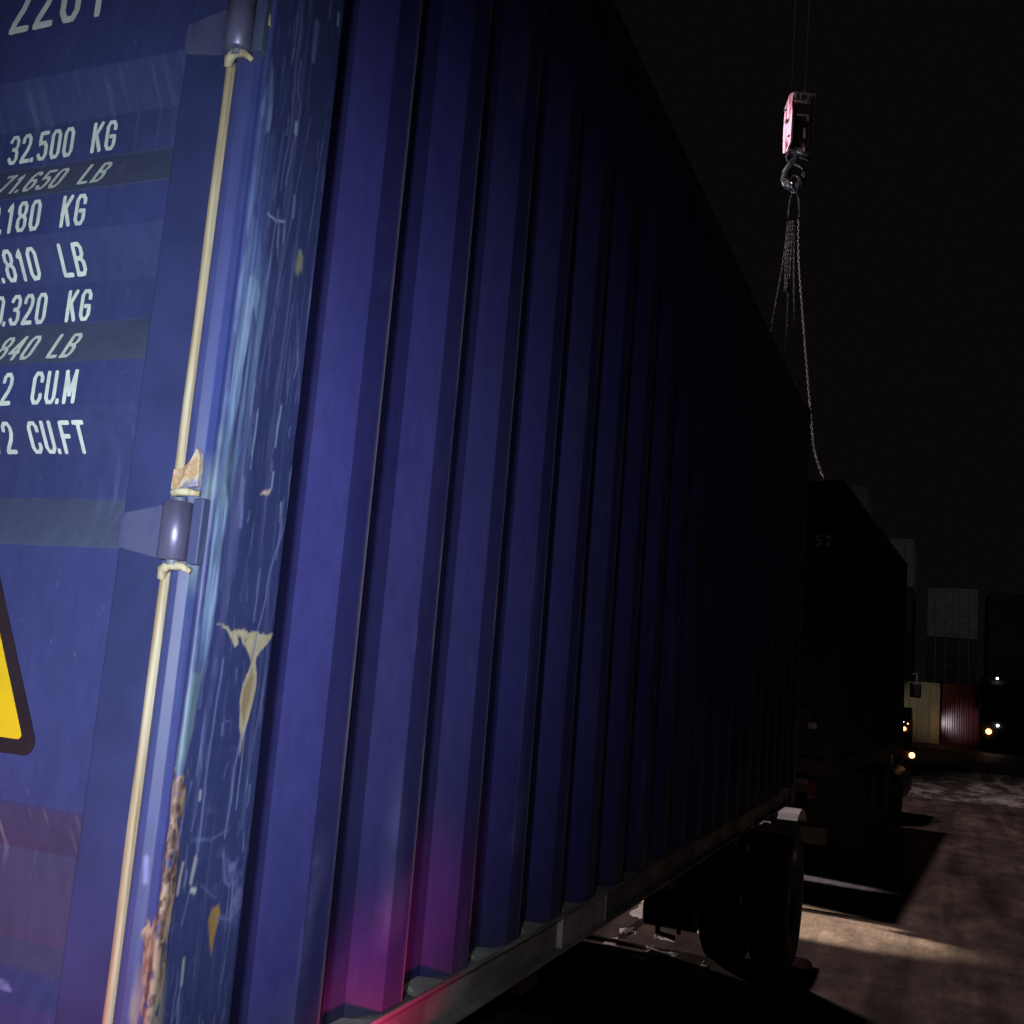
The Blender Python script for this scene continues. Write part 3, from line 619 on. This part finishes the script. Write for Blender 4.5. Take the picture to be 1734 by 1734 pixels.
def row(right, text, x_end, zb, adv=.0265, w=.0215, h=.05, thick=.0069):
    x = x_end; items = []
    for ch in reversed(text):
        if ch in '.,': items.append((ch, x-.0065)); x -= .0085
        elif ch == ' ': x -= adv
        else:
            ww = w*{'M': 1.15, '1': .8}.get(ch, 1); items.append((ch, x-ww)); x -= ww+(adv-w)
    def place(u, v, off):
        zq, d0 = walk(zb, v); return (u, .004+d0-.0012-off, zq)
    db = dep(zb+.001)
    for i, (ch, xl) in enumerate(items): items[i] = (ch, xl-(.878-x_end)*db/1.0857)
    return strokes_mesh(items, place, h, w, adv, thick)
rows = [('32.500', -.341, 2.533), ('KG', -.259, 2.533), ('71.650', -.362, 2.466), ('LB', -.277, 2.466), ('2.180', -.386, 2.397), ('KG', -.297, 2.397),
        ('4.810', -.362, 2.332), ('LB', -.273, 2.332), ('30.320', -.345, 2.2635), ('KG', -.260, 2.2635), ('66.840', -.366, 2.197), ('LB', -.286, 2.197),
        ('33.2', -.388, 2.127), ('1.172', -.357, 2.062)]
for t, xe, zb in rows+[('CU.M', -.264, 2.127), ('CU.FT', -.222, 2.062)]:
    row(True, t, xe, zb).build('lettering', M['white'], DR, fix=False)
def bigp(u, v, off): return (u, .004-.0012-off, 2.736+v)
strokes_mesh([('2', -.515), ('2', -.465), ('G', -.411), ('1', -.3525)], bigp, .10, .041, 0, .0115).build('lettering', M['white'], DR, fix=False)
# warning triangle sticker
def rtri(pts, r):
    out = []
    for i in range(3):
        p = Vector(pts[i]); a = (Vector(pts[i-1])-p).normalized(); b = (Vector(pts[(i+1) % 3])-p).normalized()
        ang = a.angle(b); cc = p+(a+b).normalized()*r/math.sin(ang/2)
        s0 = -(cc-(p+a*r/math.tan(ang/2))).normalized()*-1
        v0 = (p+a*r/math.tan(ang/2))-cc; v1 = (p+b*r/math.tan(ang/2))-cc
        for k in range(9):
            t = k/8; v = (v0*(1-t)+v1*t).normalized()*r; out.append(tuple(cc+v))
    return out
A0 = (-.236, 1.6395); B0 = (-.236-.31, 1.6395); C0 = (-.391, 1.6395+.305)
MB().prism(rtri([A0, C0, B0], .018), 'y', .0005, .0038).build('warning_sticker', M['black'], DR)
ce = Vector(((A0[0]+B0[0]+C0[0])/3, (A0[1]+B0[1]+C0[1])/3))
ys_ = MB().prism(rtri([tuple(ce+(Vector(p)-ce)*.80) for p in (A0, C0, B0)], .006), 'y', -.0001, .0006)
ys_.build('yellow_field', M['yellow'], DR)

# ------------------------------------------------------------------ wheels and trailer under the near container
def wheel(parent, x, y, side=1, rad=.48, wd=.25, name='wheel'):
    """tyre whose outer face is at x, axle along X"""
    t = MB(); s = -side; h = wd
    pr = [(0.02, rad*.58), (.0, rad*.70), (.0, rad*.88), (.018, rad*.965), (.035, rad*.99)]
    for k in range(5): 
        a = .035+(h-.07)*k/5; pr += [(a+.003, rad), (a+(h-.07)/5-.010, rad), (a+(h-.07)/5-.008, rad-.012), (a+(h-.07)/5-.001, rad-.012)]
    pr += [(h-.035, rad*.99), (h-.018, rad*.965), (h, rad*.88), (h, rad*.70), (h-.02, rad*.58)]
    o = t.lathe_x([(s*a, r) for a, r in pr], (x, y, rad), 48).build('wheel', M['rubber'], parent)
    r = MB().lathe_x([(s*.02, rad*.585), (s*.03, rad*.54), (s*.06, rad*.50), (s*.09, rad*.30), (s*.05, rad*.22), (s*.05, .001)], (x, y, rad), 32)
    r.build('rim', M['rim'], o); return o
tr = thing('container_trailer', 'dark drawbar trailer with twin wheels carrying the large blue container', 'trailer')
for xr in (-.82, -1.62): MB().box(xr-.06, xr+.06, .15, 6.4, .86, 1.095).build('chassis_beam', M['frame'], tr, .004)
for yb in (.12, 1.6, 3.2, 4.6, 6.02): MB().box(-2.30, -.12, yb, yb+.12, .97, 1.09).build('crossbeam', M['frame'], tr, .004)
for ya in (1.45, 6.28):
    MB().tube([(-2.3, ya, .48), (-.15, ya, .48)], .06, 12).build('axle', M['frame'], tr)
    for xo, s in ((.0, 1), (-2.43, -1)):
        wheel(tr, xo, ya, s); wheel(tr, xo-s*.305, ya, s)
# turntable, brake cylinder and air tank round the front axle
MB().tube([(-.94, 6.1, .30), (-.60, 6.1, .30)], .12, 16).build('air_tank', M['frame'], tr)
MB().box(-1.55, -.56, 5.95, 6.15, .42, .85).build('bogie_frame', M['frame'], tr, .02)
MB().tube([(-.80, 5.85, .42), (-.80, 5.85, .20), (-.70, 5.9, .17)], .018, 8).tube([(-.66, 5.86, .40), (-.66, 5.84, .21)], .014, 8).build('air_hose', M['frame'], tr)
# mudguards arched over the front wheels
def guard(x0, x1, yc, rad, parent, a0=28, a1=152):
    g_ = MB(); n = 18; P = []
    for r in (rad, rad+.012):
        for x in (x0, x1):
            P.append([(x, yc+r*math.cos(math.radians(a0+(a1-a0)*k/n)), .46+r*math.sin(math.radians(a0+(a1-a0)*k/n))) for k in range(n+1)])
    v = [p for q in P for p in q]; m = n+1
    f = [(i, i+1, m+i+1, m+i) for i in range(n)]+[(2*m+i, 3*m+i, 3*m+i+1, 2*m+i+1) for i in range(n)]+[(i, 2*m+i, 2*m+i+1, i+1) for i in range(n)]+[(m+i, m+i+1, 3*m+i+1, 3*m+i) for i in range(n)]
    f += [(0, m, 3*m, 2*m), (n, 2*m+n, 3*m+n, m+n)]
    return g_.add(v, f).build('mudguard', M['guard'], parent)
guard(-.58, .02, 6.28, .56, tr, 55, 128); guard(-2.45, -1.85, 6.28, .56, tr, 55, 128)
MB().tube([(-1.22, 6.4, .40), (-1.22, 8.35, .34)], .035, 10).build('drawbar', M['frame'], tr)
for s, x in ((1, -.30), (-1, -2.14)):
    lp = MB().box(x-.16, x+.16, .02, .07, .80, .90).build('tail_lamp', M['redlens'], tr, .004)
MB().box(-2.35, -.09, .07, .13, .78, .86).build('bumper_bar', M['frame'], tr, .004)
MB().box(-.16, -.08, .10, .16, .86, 1.095).build('twistlock', M['frame'], tr, .004)

# ------------------------------------------------------------------ second truck and container
TH = -math.radians(3.2); BX = (.02, 8.5, 0)
def container(name, label, mat, loc, rotz, L=LEN, group=None, rods=True, doors=True, extra=None, ribdep=.045, zb=0, rodmat=None):
    """generic container: origin at the right rear bottom corner, X to -2.438, Y to L"""
    t = thing(name, label, 'shipping container', loc, rotz, group); W = WID; H = HT
    rodmat = rodmat or mat
    fr = MB()
    for x0, x1 in ((-.10, 0), (-W, -W+.10)):
        for y0, y1 in ((0, .12), (L-.12, L)): fr.box(x0, x1, y0, y1, zb+.119, zb+H-.119)
    fr.box(-W+.163, -.163, .003, .10, zb+.002, zb+.13).box(-W+.163, -.163, .003, .10, zb+H-.12, zb+H-.002).box(-W+.163, -.163, L-.1, L-.003, zb+.002, zb+.13).box(-W+.163, -.163, L-.1, L-.003, zb+H-.12, zb+H-.002)
    for x0, x1 in ((-.06, -.003), (-W+.003, -W+.06)): fr.box(x0, x1, .179, L-.179, zb+.002, zb+.13).box(x0, x1, .179, L-.179, zb+H-.08, zb+H-.004)
    for px, sx in ((.002, -1), (-W-.002, 1)):
        for py, sy in ((-.002, 1), (L+.002, -1)):
            for pz in (zb, zb+H-.118): fr.box(px, px+sx*.162, py, py+sy*.178, pz, pz+.118)
    fr.build('frame', mat, t)
    kn = [(.12+k*.278+o, d) for k in range(int((L-.2)/.278)) for o, d in ((0, .036), (.07, .036), (.138, 0), (.21, 0))]+[(L-.12, .036)]
    n = len(kn)
    for x, s in ((-.006, -1), (-W+.006, 1)):
        MB().add([(x+s*d, a, z) for z in (zb+.13, zb+H-.08) for a, d in kn], [(i, i+1, n+i+1, n+i) for i in range(n-1)]).build('side_panel', mat, t)
    MB().box(-W+.06, -.06, .1, L-.1, zb+H-.03, zb+H-.015).build('roof', mat, t)
    MB().box(-W+.06, -.06, .1, L-.1, zb+.10, zb+.13).build('floor', mat, t)
    kx = [(-W+.10+k*.186+o, d) for k in range(12) for o, d in ((0, 0), (.05, 0), (.09, ribdep), (.146, ribdep))]+[(-.10, 0)]; n = len(kx)
    ends = [(L-.03, -1)] if doors else [(L-.03, -1), (.03, 1)]
    for y, s in ends:
        MB().add([(a, y+s*d, z) for z in (zb+.13, zb+H-.12) for a, d in kx], [(i, i+1, n+i+1, n+i) for i in range(n-1)]).build('end_wall', mat, t)
    if doors:
        for (a, b) in ((-W/2+.008, -.105), (-W+.105, -W/2-.008)):
            d = MB().box(a, b, .02, .05, zb+.135, zb+H-.125).build('door', mat, t)
            pn = MB(); hs = (H-.40)/5
            for k in range(5):
                z0 = zb+.20+k*hs; pn.box(a+.10, b-.10, .004, .0195, z0+.06, z0+hs-.06)
            pn.build('door_panel', mat, d)
            if rods:
                for f in (.28, .72):
                    xr = a+(b-a)*f; rd = MB().tube([(xr, -.02, zb+.08), (xr, -.02, zb+H-.08)], .02, 8)
                    for zq in (.15, .9, 1.7, 2.43): rd.box(xr-.05, xr+.05, -.030, .0035, zb+zq-.03, zb+zq+.03)
                    rd.build('lock_rod', rodmat, d)
                    MB().box(xr, xr+.35, -.045, -.035, zb+1.12, zb+1.15).build('handle', rodmat, d)
    return t
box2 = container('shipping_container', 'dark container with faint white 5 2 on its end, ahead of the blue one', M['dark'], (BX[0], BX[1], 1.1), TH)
def p52(u, v, off): return (u, -.002-off, 1.995+v)
strokes_mesh([('5', -.232), ('2', -.145)], p52, .095, .045, 0, .011, .02).build('lettering', simple('faded_lettering', (.8, .8, .82), .7), box2, fix=False)
MB().box(-.235, -.165, -.004, .0005, .385, .44).build('inspection_label', M['plate'], box2)

tk = thing('container_truck', 'dark container truck ahead with glowing amber side marker near its cab', 'truck', (BX[0], BX[1], 0), TH)
for xr in (-.82, -1.62): MB().box(xr-.05, xr+.05, .1, 8.2, .84, 1.095).build('chassis_beam', M['frame'], tk, .004)
MB().box(-2.35, -.05, .02, .10, .52, .66).build('bumper_bar', M['frame'], tk, .006)
for xb in (-.75, -1.69): MB().box(xb-.04, xb+.04, .04, .12, .66, .838).build('bumper_bracket', M['frame'], tk, .004)
for x in (-.19, -2.25): MB().box(x-.035, x+.035, -.01, .05, .90, 1.04).build('tail_lamp', M['redlens'], tk, .006)
MB().box(-2.30, -.14, .05, .095, .94, 1.0).build('lamp_bar', M['frame'], tk)
for ya in (2.9, 4.25):
    MB().tube([(-2.2, ya, .5), (-.2, ya, .5)], .07, 12).build('axle', M['frame'], tk)
    for xo, s in ((-.0, 1), (-2.43, -1)):
        wheel(tk, xo, ya, s, .50); wheel(tk, xo-s*.305, ya, s, .50)
for xo, s in ((-.03, 1), (-2.40, -1)): wheel(tk, xo-s*.12, 7.55, s, .50, .3)
MB().box(-.60, -.02, 2.25, 2.262, .22, 1.0).build('mud_flap', M['rubber'], tk)
MB().tube([(-.14, 5.1, .66), (-.14, 6.3, .66)], .25, 20).build('fuel_tank', M['rim'], tk)
cb = MB(); cp = [(6.65, .62), (6.65, 3.35), (6.85, 3.45), (8.0, 3.25), (8.35, 2.2), (8.42, 1.3), (8.42, .42), (8.0, .42), (7.95, .75), (7.75, 1.02), (7.4, 1.02), (7.15, .8), (7.1, .62)]
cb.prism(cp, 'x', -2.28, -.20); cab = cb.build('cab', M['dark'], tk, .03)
MB().box(-.199, -.194, 7.35, 8.05, 1.85, 2.75).build('side_window', M['glass'], cab); MB().box(-2.3, -.16, 8.38, 8.40, 1.5, 1.6).build('grille', M['frame'], cab)
mir = MB().tube([(-.17, 7.9, 2.16), (.02, 7.92, 2.20), (.03, 7.75, 2.04)], .018, 8).build('mirror_arm', M['frame'], tk)
MB().box(-.06, .10, 7.60, 7.70, 1.84, 2.06).build('mirror', M['frame'], mir, .02)
MB().box(-.20, .06, 7.0, 7.04, .96, 1.05).build('marker_bracket', M['frame'], tk)
MB().tube([(.045, 6.95, 1.009), (.045, 6.999, 1.009)], [.036, .042], 14).build('side_marker', M['marker'], tk)

# ------------------------------------------------------------------ hook block and chains
HB = thing('crane_hook_block', 'red hook block with black hook hanging in the night sky above the trucks', 'crane hook', (-.965, 11.5, 7.9), -math.radians(62))
b = MB(); cheek = [(-.15, .62), (-.17, .95), (-.14, 1.25), (.02, 1.34), (.13, 1.30), (.14, 1.0), (.12, .66), (0, .58)]
for y0, y1, mk in ((-.13, -.10, 'hooklit'), (.10, .13, 'hookshade')):
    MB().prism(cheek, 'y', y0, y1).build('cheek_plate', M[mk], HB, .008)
MB().prism([(-.13, .66), (-.15, .95), (-.12, 1.20), (.02, 1.28), (.10, 1.2), (.11, .95), (.10, .68)], 'y', -.095, .095).build('block_core', M['hookshade'], HB, .02)
sh = MB()
for y in (-.05, .05):
    n = 28; v = []
    for rr, yy in ((.115, y-.03), (.095, y-.012), (.095, y+.012), (.115, y+.03)):
        v += [(-.01+rr*math.cos(2*math.pi*k/n), yy, .98+rr*math.sin(2*math.pi*k/n)) for k in range(n)]
    sh.add(v, [(i*n+k, i*n+(k+1) % n, (i+1)*n+(k+1) % n, (i+1)*n+k) for i in range(3) for k in range(n)], True)
sh.build('sheave', M['hook'], HB)
# white sheave guards and bolts
MB().box(.135, .150, -.12, .17, 1.26, 1.30).box(.146, .156, -.10, -.075, 1.20, 1.27).box(.146, .156, -.04, -.015, 1.20, 1.27).box(.146, .156, .06, .085, 1.20, 1.27).build('rope_guard', M['plate'], HB, .003)
MB().box(.144, .152, -.07, .09, .985, 1.01).box(.144, .152, .06, .09, .93, .985).build('rope_guard', M['plate'], HB, .003)
MB().box(.126, .136, .03, .06, .70, .84).build('rope_guard', M['plate'], HB, .003)
MB().tube([(-.01, -.16, .98), (-.01, .16, .98)], .03, 14).tube([(-.09, -.15, 1.18), (-.09, .15, 1.18)], .016, 10).tube([(.07, -.15, .74), (.07, .15, .74)], .016, 10).build('axle_pin', M['chain'], HB)
# yoke and hook
MB().tube([(-.01, 0, .66), (-.01, 0, .54)], .045, 16).build('swivel', M['hook'], HB)
MB().prism([(-.13, .50), (-.09, .60), (.03, .615), (.17, .50), (.14, .47), (.02, .535), (-.07, .53), (-.11, .47)], 'y', -.07, .07).build('yoke', M['hook'], HB, .014).rotation_euler.z = math.radians(62)
hp = [(-.01, .55), (-.02, .48), (-.07, .42), (-.125, .33), (-.135, .25), (-.10, .16), (-.02, .11), (.06, .14), (.105, .22), (.11, .30), (.10, .35)]
MB().tube([(x, 0, z) for x, z in hp], [.04, .042, .046, .054, .06, .064, .062, .052, .04, .028, .014], 14).build('hook', M['hook'], HB).rotation_euler.z = math.radians(50)
MB().tube([(-.05, 0, .44), (.03, 0, .39), (.095, 0, .33)], [.018, .02, .015], 8).build('safety_latch', M['chain'], HB).rotation_euler.z = math.radians(50)
for x, y in ((-.10, -.06), (.06, .06)): MB().tube([(x, y, 1.25), (x*1.3, y*1.3, 22)], .009, 6).build('wire_rope', M['rope'], HB)

CS = thing('chain_sling', 'long slack lifting chains hanging from the crane hook down to the dark container roof', 'lifting chain', (-.96, 11.4, 7.5))
O = Vector((-.96, 11.4, 7.5))
ring = [(.075*math.sin(a)*.8, 0, .53+.115*math.cos(a)-.03) for a in [2*math.pi*k/24 for k in range(25)]]
MB().tube([(x, y, z) for x, y, z in ring], .013, 8, False).build('master_ring', M['hook'], CS)
for s in (-.055, .075):
    MB().tube([(s*.3, 0, .40), (s*.8, 0, .30), (s, 0, .16), (s, .0, .06)], .013, 8).build('coupling_link', M['hook'], CS)
def chain(pts, parent, link_l=.064, wire=.0058, wid=.019):
    pts = [Vector(p)-O for p in pts]
    # Catmull-Rom
    P = [pts[0]*2-pts[1]]+pts+[pts[-1]*2-pts[-2]]; C2 = []
    for i in range(1, len(P)-2):
        for k in range(24):
            t = k/24; C2.append(.5*((2*P[i])+(-P[i-1]+P[i+1])*t+(2*P[i-1]-5*P[i]+4*P[i+1]-P[i+2])*t*t+(-P[i-1]+3*P[i]-3*P[i+1]+P[i+2])*t**3))
    C2.append(pts[-1]); b = MB(); pitch = link_l-2*wire; acc = 0; k = 0; prev = C2[0]; start = prev
    loop = [(wid*.5*math.cos(a), (link_l/2-wid*.5)*(1 if math.sin(a) > 0 else -1)+wid*.5*math.sin(a)) for a in [2*math.pi*j/10+.01 for j in range(10)]]
    for q in C2[1:]:
        while (q-start).length >= pitch:
            t = (q-start).normalized(); c0 = start+t*pitch/2; a = t.cross(Vector((.8, .6, 0))).normalized(); a2 = t.cross(a).normalized()
            w_ = a if k % 2 else a2; oth = a2 if k % 2 else a
            n = 5; v = []
            for j in range(10):
                x, y = loop[j]; ctr = c0+w_*x+t*y; out = (w_*x+t*(y-(link_l/2-wid*.5)*(1 if y > 0 else -1))).normalized()
                for m2 in range(n):
                    an = 2*math.pi*m2/n; v.append(ctr+(out*math.cos(an)+oth*math.sin(an))*wire)
            b.add(v, [(j*n+m2, j*n+(m2+1) % n, ((j+1) % 10)*n+(m2+1) % n, ((j+1) % 10)*n+m2) for j in range(10) for m2 in range(n)], True)
            start = start+t*pitch; k += 1
    return b.build('chain_leg', M['chain'], parent, fix=False)
chain([(-.893, 11.4, 7.52), (-.84, 11.2, 6.9), (-.66, 10.6, 5.75), (-.47, 9.9, 4.66), (-.37, 9.5, 4.18), (-.25, 9.2, 3.86), (-.22, 9.3, 3.72)], CS)
chain([(-1.02, 11.4, 7.50), (-1.06, 11.45, 7.05), (-1.18, 11.5, 6.17), (-1.30, 11.6, 5.3), (-1.5, 11.9, 3.72)], CS)
chain([(-1.0, 11.4, 7.50), (-1.0, 11.4, 6.95), (-.985, 11.45, 6.5), (-.995, 11.5, 5.78), (-1.06, 11.8, 4.8), (-1.15, 12.1, 3.75)], CS)
chain([(-.94, 11.4, 7.50), (-.925, 11.4, 6.95), (-.90, 11.45, 6.3), (-.857, 11.5, 5.50), (-.84, 11.5, 4.6), (-.82, 11.4, 3.72)], CS)
for dx, ze in ((-.035, 6.58), (-.015, 6.60), (.012, 6.72)):
    chain([(-.965+dx, 11.38, 7.50), (-.98+dx*1.2, 11.39, 7.1), (-.985+dx, 11.40, ze)], CS)

# ------------------------------------------------------------------ the yard behind: stacked containers
CM = dict(
    greywhite=simple('pale_grey_box_paint', (.55, .54, .52), .7, 0, (.40, .39, .37), 2, .5), beige=simple('beige_box_paint', (.52, .47, .36), .6, 0, (.36, .32, .25), 2.5, .5, (1, 1, .4)),
    maroon=simple('maroon_box_paint', (.13, .016, .020), .24, 0, (.08, .012, .014), 2, .4, spec=.8), darkgrey=simple('dark_grey_box_paint', (.10, .10, .095), .7, 0, (.07, .07, .065), 2, .5),
    brown=simple('brown_box_paint', (.10, .055, .045), .7, 0, (.06, .035, .03), 2, .5), navy=simple('navy_box_paint', (.03, .04, .10), .6, 0, (.02, .025, .06), 2, .5),
    green=simple('green_box_paint', (.05, .09, .07), .7, 0, (.03, .06, .05), 2, .5))
GR = 'containers stacked at the back of the yard'
YB = 59.0
stack = [
  # column right edge x, tier, material, label
  (2.40, 0, 'navy', 'dark container at the bottom of the stack carrying the pale grey one'), (2.40, 1, 'darkgrey', 'dark container with upright lock rods just under the pale grey one'),
  (2.40, 2, 'greywhite', 'pale grey container end on top of the stack above the beige one'),
  (-.80, 0, 'brown', 'brown ground tier container of the stack half hidden by the dark truck'), (-.80, 1, 'navy', 'navy second tier container of the stack half hidden by the dark truck'), (-.80, 2, 'darkgrey', 'dark grey third tier container beneath the narrow pale strip'),
  (-.80, 3, 'greywhite', 'pale container showing as a narrow strip beside the dark truck'),
  (-3.32, 3, 'brown', 'brown fourth tier container of the tallest stack behind the truck'), (-3.32, 4, 'greywhite', 'highest faint grey container peeking over the dark truck roof'),
  (5.4, 0, 'brown', 'brown ground tier container right of the pale grey stack'), (5.4, 1, 'green', 'green second tier container right of the pale grey stack'), (5.4, 2, 'brown', 'faint brown container right of the pale grey one at the same height'),
]
for xr, tier, mk, lab in stack:
    if lab is None: continue
    yo = 1.2 if xr > 5 else 0
    container('shipping_container', lab, CM[mk], (xr, YB+yo, tier*2.595+(.3 if tier == 4 else 0)), 0, group=GR, rodmat=CM['greywhite'] if mk in ('darkgrey',) else None)
container('shipping_container', 'beige container end standing on the ground at the left of the maroon one', CM['beige'], (.687, 48.6, 0), 0, group='containers standing on the ground at the far side')
container('shipping_container', 'glossy maroon container reflecting vehicle lights on its ribs', CM['maroon'], (3.19, 48.9, 0), math.radians(0), group='containers standing on the ground at the far side', doors=False, ribdep=.07)

# lorry parked at the far right, facing us
def lorry(name, label, loc, rz, lamps):
    t = thing(name, label, 'lorry', loc, rz)
    prof = [(0, .35), (-.04, 1.2), (.05, 1.45), (.35, 2.75), (.55, 2.9), (1.9, 2.95), (1.9, .5), (1.3, .5), (1.2, .95), (.55, .95), (.45, .5), (.4, .35)]
    cbb = MB().prism(prof, 'x', -1.22, 1.22).build('cab', M['dark'], t, .05)
    MB().add([(-1.05, -.005+.0, 1.52), (1.05, -.005, 1.52), (.98, .275, 2.62), (-.98, .275, 2.62)], [(0, 1, 2, 3)]).build('windscreen', M['glass'], cbb)
    gr = MB()
    for k in range(5): gr.box(-.6, .6, -.075, -.04, .72+k*.11, .78+k*.11)
    gr.build('grille', M['rim'], cbb); MB().box(-1.22, 1.22, -.14, -.03, .30, .55).build('bumper', M['frame'], cbb, .02)
    MB().box(-.26, .26, -.155, -.141, .42, .53).build('number_plate', M['plate'], cbb)
    for sx in (-1, 1):
        MB().tube([(sx*.92, -.09, .80), (sx*.92, -.03, .80)], [.11, .11], 16).build('headlight', M['amber'] if lamps and sx < 0 else M['glass'], cbb)
        MB().box(sx*1.27, sx*1.42, .05, .10, 1.7, 2.25).build('mirror', M['frame'], cbb, .02)
        wheel(t, sx*1.18, .9, sx, .48, .28)
        wheel(t, sx*1.18, 4.6, sx, .48, .28)
    MB().box(-.5, .5, 1.9, 6.5, .6, .9).build('chassis_beam', M['frame'], t)
    MB().box(-1.2, 1.2, 2.1, 6.5, .95, 2.8).build('cargo_box', M['dark'], t, .02)
    return t, cbb
LT, LC = lorry('parked_lorry', 'dark lorry facing us at the right edge with one amber headlight lit', (3.42, 45, 0), 0, True)
MB().tube([(-.62, .30, 2.90), (-.62, .24, 2.90)], .045, 12).build('roof_lamp', M['whitelamp'], LC)
MB().tube([(-.60, -.11, 1.06), (-.60, -.05, 1.06)], .05, 12).build('glint_disc', M['whitelamp'], LC)  # glowing disc standing in for a white glint on the cab front
# car nosing out behind the truck: only its lit corner shows
cr_ = thing('parked_car', 'car half hidden behind the dark truck with small amber and white lamps showing', 'car', (-1.15, 40, 0))
body = MB().prism([(0, .35), (-.05, .6), (.05, .82), (1.05, 1.0), (1.7, 1.45), (3.0, 1.48), (3.9, 1.05), (4.25, 1.0), (4.3, .4)], 'x', -.88, .88).build('body', M['dark'], cr_, .04)
MB().add([(-.72, 1.085, 1.03), (.72, 1.085, 1.03), (.62, 1.67, 1.445), (-.62, 1.67, 1.445)], [(0, 1, 2, 3)]).build('windscreen', M['glass'], body)
MB().box(-.25, .25, -.075, -.05, .42, .52).build('number_plate', M['plate'], body)
for sx in (-1, 1):
    MB().tube([(sx*.70, -.07, .74), (sx*.70, -.01, .74)], .07, 12).build('headlight', M['amber'], body)
    MB().tube([(sx*.82, -.05, .93), (sx*.82, .01, .93)], .028, 10).build('indicator', M['amber'], body)
    wheel(cr_, sx*.88, .85, sx, .32, .2); wheel(cr_, sx*.88, 3.4, sx, .32, .2)
    MB().tube([(sx*.66, -.06, .98), (sx*.66, .0, .98)], .03, 10).build('sidelight', M['whitelamp'], body)
